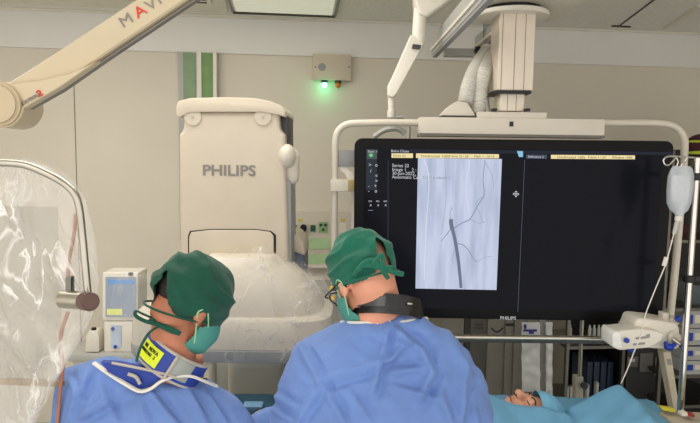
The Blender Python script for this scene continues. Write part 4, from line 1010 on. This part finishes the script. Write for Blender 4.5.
# ---- surgeon on the left (head turned right)
H1 = headM(P(190, 305, 1.56), -46, 37, 6)
p1 = thing('person', 'person in dark green cap and pale blue gown wearing a blue collar with yellow tag', 'person', (P(160, 420, 1.55).x, 1.55, 0))
N1 = P(172, 364, 1.55)
b = NB(); head_shapes(b, H1); capsule(b, H1 @ Vector((0, -.030, -.03)), N1 + Vector((0, .0, -.02)), .056, .062)
sh1L = P(90, 405, 1.58); sh1R = P(212, 430, 1.64)
loft(b, [(N1.x, 1.60, N1.z + .0, .07, .06), (N1.x - .035, 1.57, N1.z - .05, .11, .065), (N1.x - .045, 1.57, N1.z - .12, .15, .09), (N1.x - .03, 1.55, 1.10, .15, .11), (N1.x - .03, 1.52, .85, .16, .12)], 32)
e1L = P(75, 480, 1.62); e1R = P(228, 478, 1.74); w1L = Vector((-.44, 1.84, .99)); w1R = Vector((-.24, 1.86, 1.0))
for ch in ([(sh1L, .055), (e1L, .042), (w1L, .028)], [(sh1R, .055), (e1R, .042), (w1R, .028)]):
    for (p, r0), (q, r1) in zip(ch, ch[1:]): capsule(b, p, q, r0, r1)
hand(b, w1L, Vector((.1, .8, -.05)), Vector((0, 0, 1)), 1); hand(b, w1R, Vector((.1, .9, -.1)), Vector((0, 0, 1)), -1)
legs(b, N1.x - .03, 1.52, .86)
b = fuse(b, .0055, 4, .5); obj('body', b, M['skin_t'], p1, ang=180)
rows1 = [(359, 92, 140, .03, -.02), (362, 86, 155, .035, -.02), (366, 76, 168, .06, -.01), (372, 67, 190, .085, 0), (380, 61, 207, .105, 0), (390, 58, 220, .12, 0), (400, 57, 231, .13, 0), (411, 56, 241, .14, 0), (424, 55, 253, .145, 0), (445, 54, 258, .15, 0)]
rows1 = [(py, x0, x1, ry, dy - .03) for py, x0, x1, ry, dy in rows1]
fo1 = [(150, 392, 180, 428, 4, 8), (120, 396, 75, 420, 4, 7), (90, 370, 70, 415, 4, 7), (205, 392, 228, 425, 3.5, 7), (185, 385, 205, 420, 4, 7), (140, 400, 150, 430, 4, 6), (100, 385, 118, 425, 4, 6), (70, 380, 82, 400, 3, 5)]
b, s1 = gown_mesh(rows1, 1.59, .1, [[(sh1L, .085), (e1L, .08), (w1L - Vector((.02, .03, 0)), .06)], [(sh1R, .08), (e1R, .075), (w1R - Vector((0, .04, 0)), .058)]], fo1, seed=4)
# cut the neck opening
cutc = N1 + Vector((.0, .0, .03))
bad = [v for v in b.verts if ((v.co.x - N1.x) / .078) ** 2 + ((v.co.y - 1.59) / .085) ** 2 < 1 and v.co.z > N1.z - .09]
bmesh.ops.delete(b, geom=bad, context='VERTS'); g1 = obj('gown', b, M['gown'], p1, ang=180)
# gown edge binding and apron visible in the neckline
b = NB(); tube(b, [P(x, y, Y) for x, y, Y in ((94, 363, 1.50), (108, 373, 1.475), (124, 383, 1.46), (139, 391, 1.452), (150, 389, 1.45), (160, 382, 1.455), (172, 377, 1.465), (190, 376, 1.485), (204, 381, 1.51), (216, 386, 1.56))], .0042, 8, 5, flat=1.6); obj('gown_binding', b, M['trim'], p1)
b = NB(); prism(b, [P(x, y, 1.466) for x, y in ((100, 362), (118, 363), (140, 368), (168, 375), (158, 381), (148, 387), (139, 388.5), (124, 381), (108, 372))], Vector((0, .02, 0)), .003); obj('lead_apron_top', b, M['apron'], p1)
b = NB(); tube(b, [P(x, y, 1.458) for x, y in ((112, 363), (128, 366), (148, 370), (168, 375), (176, 378))], .0035, 8, 4); tube(b, [P(x, y, 1.458) for x, y in ((128, 374), (136, 377), (140, 384))], .0045, 8, 4); obj('apron_binding', b, M['gtrim'], p1)
# cap
def keep1(v):
    if v.z < -.012 + (v.y) * .33 + (.0 if v.y > -.05 else (v.y + .05) * .3): return False
    if abs(v.x + .012) < .026 * (1 - (v.z + .03) / .085) and v.y < -.05 and v.z < .055: return False
    return True
def keepcap(off, vx, vw, vt):
    def k(v):
        if v.z < off + v.y * .30: return False
        if v.y < -.03 and v.z < vt and abs(v.x - vx) < vw * max(0, 1 - (v.z - (off - .03)) / (vt - off + .03)) ** .7: return False
        return True
    return k
c1 = shell(H1, (0, -.012, .034), (.089, .112, .104), keepcap(-.030, .022, .036, .040), M['cap'], p1, 'surgical_cap', .0025, 6, .009, 20)
shell(H1, (0, -.012, .036), (.0765, .097, .088), lambda v: v.y < -.02 and v.z < .06 and v.z > -.045, M['hair'], p1, 'hair', .002, 5, .001, 60)
b = NB(); pts = ringtube(Vector((0, -.012, -.028)), .080, .100, 17, 0, .005); tube(b, [H1 @ (q) for q in pts if True][:], .003, 8, closed=True, flat=1.0); obj('cap_band', b, M['cap'], c1)
b = NB()
D = -.06
tube(b, [P(x, y, Y + D) for x, y, Y in ((152, 318, 1.555), (143, 314, 1.54), (136, 311, 1.53), (136, 316, 1.525), (145, 321, 1.53), (158, 325, 1.53), (170, 331, 1.53), (180, 334, 1.53))], .0028, 8, 5, flat=2.0)
tube(b, [P(x, y, Y + D) for x, y, Y in ((168, 326, 1.54), (158, 327, 1.53), (149, 333, 1.515), (142, 344, 1.50), (138, 355, 1.495), (136.5, 361, 1.495))], .003, 8, 5, flat=1.6)
ell(b, P(152, 321, 1.545 + D), (.010, .009, .008)); tube(b, [P(x, y, Y + D) for x, y, Y in ((150, 320, 1.55), (160, 323, 1.54), (172, 328, 1.53), (181, 333, 1.525))], .0035, 8, 4)
obj('cap_tie', b, M['cap'], c1)
# mask
def keepm(v): return v.y > .015 and -.105 < v.z < -.004 - max(0, .07 - v.y) * .5
mk = shell(H1, (0, .036, -.045), (.072, .082, .072), keepm, M['mask'], p1, 'face_mask', .0015, 5, .003, 20)
for s in (-1, 1):
    b = NB(); tube(b, [H1 @ Vector(q) for q in ((s * .062, .05, -.03), (s * .080, .02, -.005), (s * .086, -.004, .012), (s * .085, -.02, -.005), (s * .078, .0, -.03), (s * .066, .035, -.075))], .0022, 6, 5)
    obj('ear_loop', b, mat('loop_green', (150, 200, 150), .7), mk)
# thyroid collar: ring tilted so that it falls towards the chin at right
CH1 = Matrix.Translation(P(174, 359, 1.555)) @ Matrix.Rotation(R(32), 4, 'Y') @ Matrix.Rotation(R(-12), 4, 'X')
col1 = band(CH1, (0, 0, 0), .080, .086, .060, 150, 375, .009, M['apron'], p1, 'thyroid_collar', n=70)
for dz in (-.031, .031):
    b = NB(); tube(b, [CH1 @ Vector((.0845 * math.cos(R(a)), .0905 * math.sin(R(a)), dz)) for a in range(152, 374, 4)], .0052, 8); obj('collar_binding', b, M['gtrim'], col1)
b = NB(); tube(b, [CH1 @ Vector((.093 * math.cos(R(277)), .099 * math.sin(R(277)), z)) for z in (-.031, 0, .031)], .0045, 8); obj('collar_binding', b, M['gtrim'], col1)
band(CH1, (0, 0, .004), .0895, .0955, .050, 278, 312, .002, M['vinyl'], col1, 'clear_window', n=20)
band(CH1, (0, 0, -.002), .0895, .0955, .044, 205, 256, .003, M['yellow'], col1, 'yellow_tag', n=20)
def bandtext(s, a, z, size, H, rx, ry, m, par):
    for i, ch in enumerate(s):
        aa = R(a + i * size * 440); p = Vector((rx * math.cos(aa), ry * math.sin(aa), z)); n_ = Vector((math.cos(aa), math.sin(aa), 0)); t_ = Vector((-math.sin(aa), math.cos(aa), 0))
        rt = H.to_3x3() @ Matrix((t_, Vector((0, 0, 1)), n_)).transposed()
        text(ch, size, H @ p, m, par, rot=rt, bold=.03, name='tag_letter')
bandtext('MR NOVA', 215, .008, .012, CH1, .0935, .0995, M['ink'], col1)
bandtext('RUNNING 2', 211, -.004, .010, CH1, .0935, .0995, M['ink'], col1)

# ---- surgeon in the middle (back to us)
H2 = headM(P(364, 280, 1.62), 32, 38, -4)
p2 = thing('person', 'person in teal cap with glasses and black collar, gowned back before the monitor', 'person', (P(380, 420, 1.5).x, 1.5, 0))
N2 = P(382, 326, 1.62)
b = NB(); head_shapes(b, H2); capsule(b, H2 @ Vector((0, -.038, -.015)), N2 + Vector((0, .0, -.03)), .060, .074); capsule(b, H2 @ Vector((0, -.03, -.04)), N2 + Vector((-.02, .02, 0)), .055, .06)
sh2L = P(312, 385, 1.62); sh2R = P(452, 385, 1.62)
loft(b, [(N2.x, 1.61, N2.z, .08, .06), (N2.x, 1.62, N2.z - .06, .12, .06), (N2.x, 1.62, N2.z - .13, .17, .075), (N2.x, 1.53, 1.10, .16, .12), (N2.x, 1.50, .85, .17, .12)], 32)
e2L = P(300, 465, 1.66); e2R = P(462, 465, 1.66); w2L = Vector((-.12, 2.02, 1.09)); w2R = Vector((.26, 2.02, 1.10))
for ch in ([(sh2L, .06), (e2L, .045), (w2L, .030)], [(sh2R, .06), (e2R, .045), (w2R, .030)]):
    for (p, r0), (q, r1) in zip(ch, ch[1:]): capsule(b, p, q, r0, r1)
hand(b, w2L, Vector((.2, .9, -.15)), Vector((0, 0, 1)), 1); hand(b, w2R, Vector((-.2, .9, -.15)), Vector((0, 0, 1)), -1)
legs(b, N2.x, 1.50, .86)
b = fuse(b, .0055, 4, .5); obj('body', b, M['skin'], p2, ang=180)
rows2 = [(314, 352, 418, .06, .0), (319, 344, 426, .075, .0), (325, 334, 437, .085, 0), (334, 318, 452, .085, 0), (342, 302, 465, .10, 0), (352, 291, 474, .115, 0), (365, 284, 480, .13, -.01), (380, 279, 486, .14, -.02), (400, 274, 490, .15, -.03), (424, 270, 493, .155, -.04), (445, 270, 494, .155, -.05)]
fo2 = [(388, 326, 384, 350, 3, 9), (384, 350, 372, 395, 4, 9), (394, 328, 420, 350, 5, 12), (420, 348, 434, 375, 5, 13), (434, 370, 418, 402, 5, 11), (384, 362, 320, 382, 5, 8), (300, 345, 323, 386, 4, 7), (322, 384, 346, 424, 4, 8), (322, 384, 296, 424, 4, 7), (448, 336, 468, 372, 6, 9), (466, 368, 460, 424, 6, 10), (388, 372, 424, 368, 4, 8), (398, 388, 440, 400, 4, 6), (350, 392, 372, 424, 4, 6), (276, 396, 300, 408, 3, 7), (272, 408, 292, 420, 3, 7), (404, 345, 386, 366, 3, 6), (440, 392, 452, 425, 5, 8)]
b, s2 = gown_mesh(rows2, 1.61, .1, [[(sh2L, .085), (e2L, .08), (w2L - Vector((0, .05, 0)), .062)], [(sh2R, .085), (e2R, .08), (w2R - Vector((0, .05, 0)), .062)]], fo2, seed=11)
bad = [v for v in b.verts if ((v.co.x - N2.x) / .082) ** 2 + ((v.co.y - 1.66) / .085) ** 2 < 1 and v.co.z > N2.z - .08]
bmesh.ops.delete(b, geom=bad, context='VERTS'); obj('gown', b, M['gown'], p2, ang=180)
b = NB(); tube(b, [P(x, y, Y) for x, y, Y in ((342, 322, 1.62), (350, 322.5, 1.575), (365, 322.5, 1.552), (384, 323, 1.548), (402, 321.5, 1.552), (416, 319.5, 1.57), (426, 318, 1.62))], .0042, 8, 5, flat=1.5); tube(b, [P(x, y, 1.545) for x, y in ((377, 323), (381, 327), (386, 325), (391, 322))], .006, 8, 4); obj('gown_binding', b, M['trim'], p2)
c2 = shell(H2, (0, -.012, .036), (.086, .108, .100), keepcap(-.008, .004, .030, .062), M['cap2'], p2, 'surgical_cap', .0025, 6, .009, 20)
shell(H2, (0, -.012, .036), (.0755, .0955, .0872), lambda v: v.z > -.02 + v.y * .3 and v.y < 0, mat('cropped_hair', (150, 112, 92), .8, noise_amt=.1, scale=70), p2, 'cropped_hair', .001, 5, .0008, 60)
b = NB(); tube(b, [H2 @ q for q in ringtube(Vector((0, -.012, -.006)), .082, .102, 16, 0, .005)], .003, 8, closed=True); obj('cap_band', b, M['cap2'], c2)
b = NB()
tube(b, [P(x, y + 4, Y - .075) for x, y, Y in ((354, 271, 1.60), (360, 263, 1.585), (369, 261, 1.575), (378, 263, 1.57), (388, 266, 1.575), (396, 269, 1.58), (403, 270, 1.59))], .0065, 8, 5, flat=.8)
tube(b, [P(x, y + 4, Y - .075) for x, y, Y in ((372, 262, 1.57), (378, 254, 1.57), (382, 251, 1.575), (383, 258, 1.57), (379, 264, 1.57))], .006, 8, 5)
tube(b, [P(x, y + 4, Y - .075) for x, y, Y in ((358, 266, 1.585), (366, 258, 1.58), (376, 257, 1.575), (380, 263, 1.57), (392, 264, 1.58))], .007, 8, 5)
ell(b, P(378, 266, 1.497), (.012, .010, .010)); tube(b, [P(x, y + 4, Y - .075) for x, y, Y in ((380, 263, 1.565), (385, 270, 1.57), (388, 274, 1.575))], .006, 8, 4)
obj('cap_tie', b, M['cap2'], c2)
mk = shell(H2, (0, .036, -.045), (.072, .082, .072), keepm, M['mask'], p2, 'face_mask', .0015, 5, .003, 20)
for s in (-1, 1):
    b = NB(); tube(b, [H2 @ Vector(q) for q in ((s * .062, .05, -.03), (s * .080, .02, -.005), (s * .086, -.004, .012), (s * .085, -.02, -.005), (s * .078, .0, -.03), (s * .066, .035, -.075))], .0022, 6, 5)
    obj('ear_loop', b, mat('loop_green_pale', (160, 200, 160), .7), mk)
# glasses
gl = NB()
for s in (-1, 1):
    tube(gl, [H2 @ Vector((s * .036 + .028 * math.cos(t), .112 - abs(math.cos(t) + s) * .003 - (.01 if s * math.cos(t) > .5 else 0), .002 + .020 * math.sin(t))) for t in [2 * PI * k / 20 for k in range(20)]], .0022, 6, closed=True)
    tube(gl, [H2 @ Vector(q) for q in ((s * .064, .104, .008), (s * .082, .085, .008), (s * .084, .03, .004), (s * .084, -.012, .002), (s * .080, -.026, -.02))], .0024, 6, 4)
tube(gl, [H2 @ Vector(q) for q in ((-.010, .114, .006), (0, .117, .010), (.010, .114, .006))], .002, 6, 3)
g_ = obj('glasses', gl, M['black'], p2)
b = NB(); ell(b, H2 @ Vector((-.085, .035, .010)), (.004, .010, .004), H2.to_3x3()); ell(b, H2 @ Vector((-.080, .055, -.012)), (.004, .006, .006), H2.to_3x3()); obj('yellow_clip', b, mat('clip_yellow', (224, 180, 50), .5), g_)
CH2 = Matrix.Translation(P(387, 309, 1.62)) @ Matrix.Rotation(R(4), 4, 'Y') @ Matrix.Rotation(R(-22), 4, 'X')
col2 = band(CH2, (0, 0, 0), .092, .100, .052, 160, 378, .008, M['blackv'], p2, 'black_collar', n=70)
b = NB(); q = CH2 @ Vector((.05, -.103, .004)); ell(b, q, (.008, .003, .003)); obj('collar_stud', b, M['steel'], col2)
band(CH2, (0, 0, .004), .1005, .1085, .026, 215, 262, .002, mat('collar_patch', (66, 66, 68), .22), col2, 'collar_window', n=20)

# ---- patient
HM = Matrix((Vector((0, 1, 0)), Vector((0, 0, 1)), Vector((1, 0, 0)))).transposed().to_4x4()
H3 = Matrix.Translation(HC) @ Matrix.Rotation(R(-5), 4, 'Y') @ HM
p3 = thing('person', 'person lying on the table under blue drape with only the upturned face showing', 'person', (HC.x - .6, 2.12, TZ))
b = NB(); head_shapes(b, H3, 1.15)
capsule(b, H3 @ Vector((0, -.02, -.06)), HC + Vector((-.19, 0, -.015)), .055, .06)
loft_pts = [(HC + Vector((-.22, 0, -.01)), .06), (HC + Vector((-.45, 0, 0)), .085), (HC + Vector((-.75, 0, 0)), .085)]
for dy in (-.11, 0, .11):
    capsule(b, HC + Vector((-.26, dy, -.0)), HC + Vector((-.58, dy * .8, -.02)), .070, .055)
for dy in (-.09, .09):
    capsule(b, HC + Vector((-.58, dy, -.03)), HC + Vector((-1.18, dy, -.05)), .052, .038); capsule(b, HC + Vector((-1.18, dy, -.045)), HC + Vector((-1.56, dy, -.055)), .040, .028)
    ell(b, HC + Vector((-1.62, dy, -.05)), (.07, .035, .032))
for s in (-1, 1):
    a = HC + Vector((-.28, s * .17, -.03)); c = HC + Vector((-.55, s * .19, -.045)); d_ = HC + Vector((-.78, s * .17, -.05))
    capsule(b, a, c, .048, .036); capsule(b, c, d_, .036, .025); hand(b, d_, Vector((-1, 0, 0)), Vector((0, 0, 1)), s)
b = fuse(b, .005, 3, .45); obj('body', b, M['skin_p'], p3, ang=180)
cp3 = shell(H3, (0, -.004, .040), (.092, .112, .105), lambda v: v.z > .052 - (v.y) * .10, mat('blue_cap_fabric', (112, 170, 200), .8, bump=.15), p3, 'blue_cap', .002, 5, .005, 18)
b = NB()
for s in (-1, 1):
    tube(b, [H3 @ Vector(q) for q in ((s * .014, .096, .020), (s * .034, .092, .028), (s * .050, .080, .022))], .002, 6, 3)
obj('eyebrow', b, M['hair'], p3)
b = NB()
for s in (-1, 1): tube(b, [H3 @ Vector(q) for q in ((s * .019, .086, .003), (s * .032, .090, .000), (s * .045, .082, .003))], .0016, 6, 3)
obj('eyelash', b, M['hair'], p3)
b = NB(); tube(b, [H3 @ Vector(q) for q in ((-.022, .092, -.055), (0, .100, -.054), (.022, .092, -.055))], .0022, 6, 3); obj('mouth_line', b, mat('lip_shadow', (140, 80, 72), .6), p3)
b = NB()
for s in (-1, 1): ell(b, H3 @ Vector((s * .008, .106, -.034)), (.0035, .0045, .0035))
obj('nostril', b, mat('nostril_dark', (60, 28, 22), .8), p3)
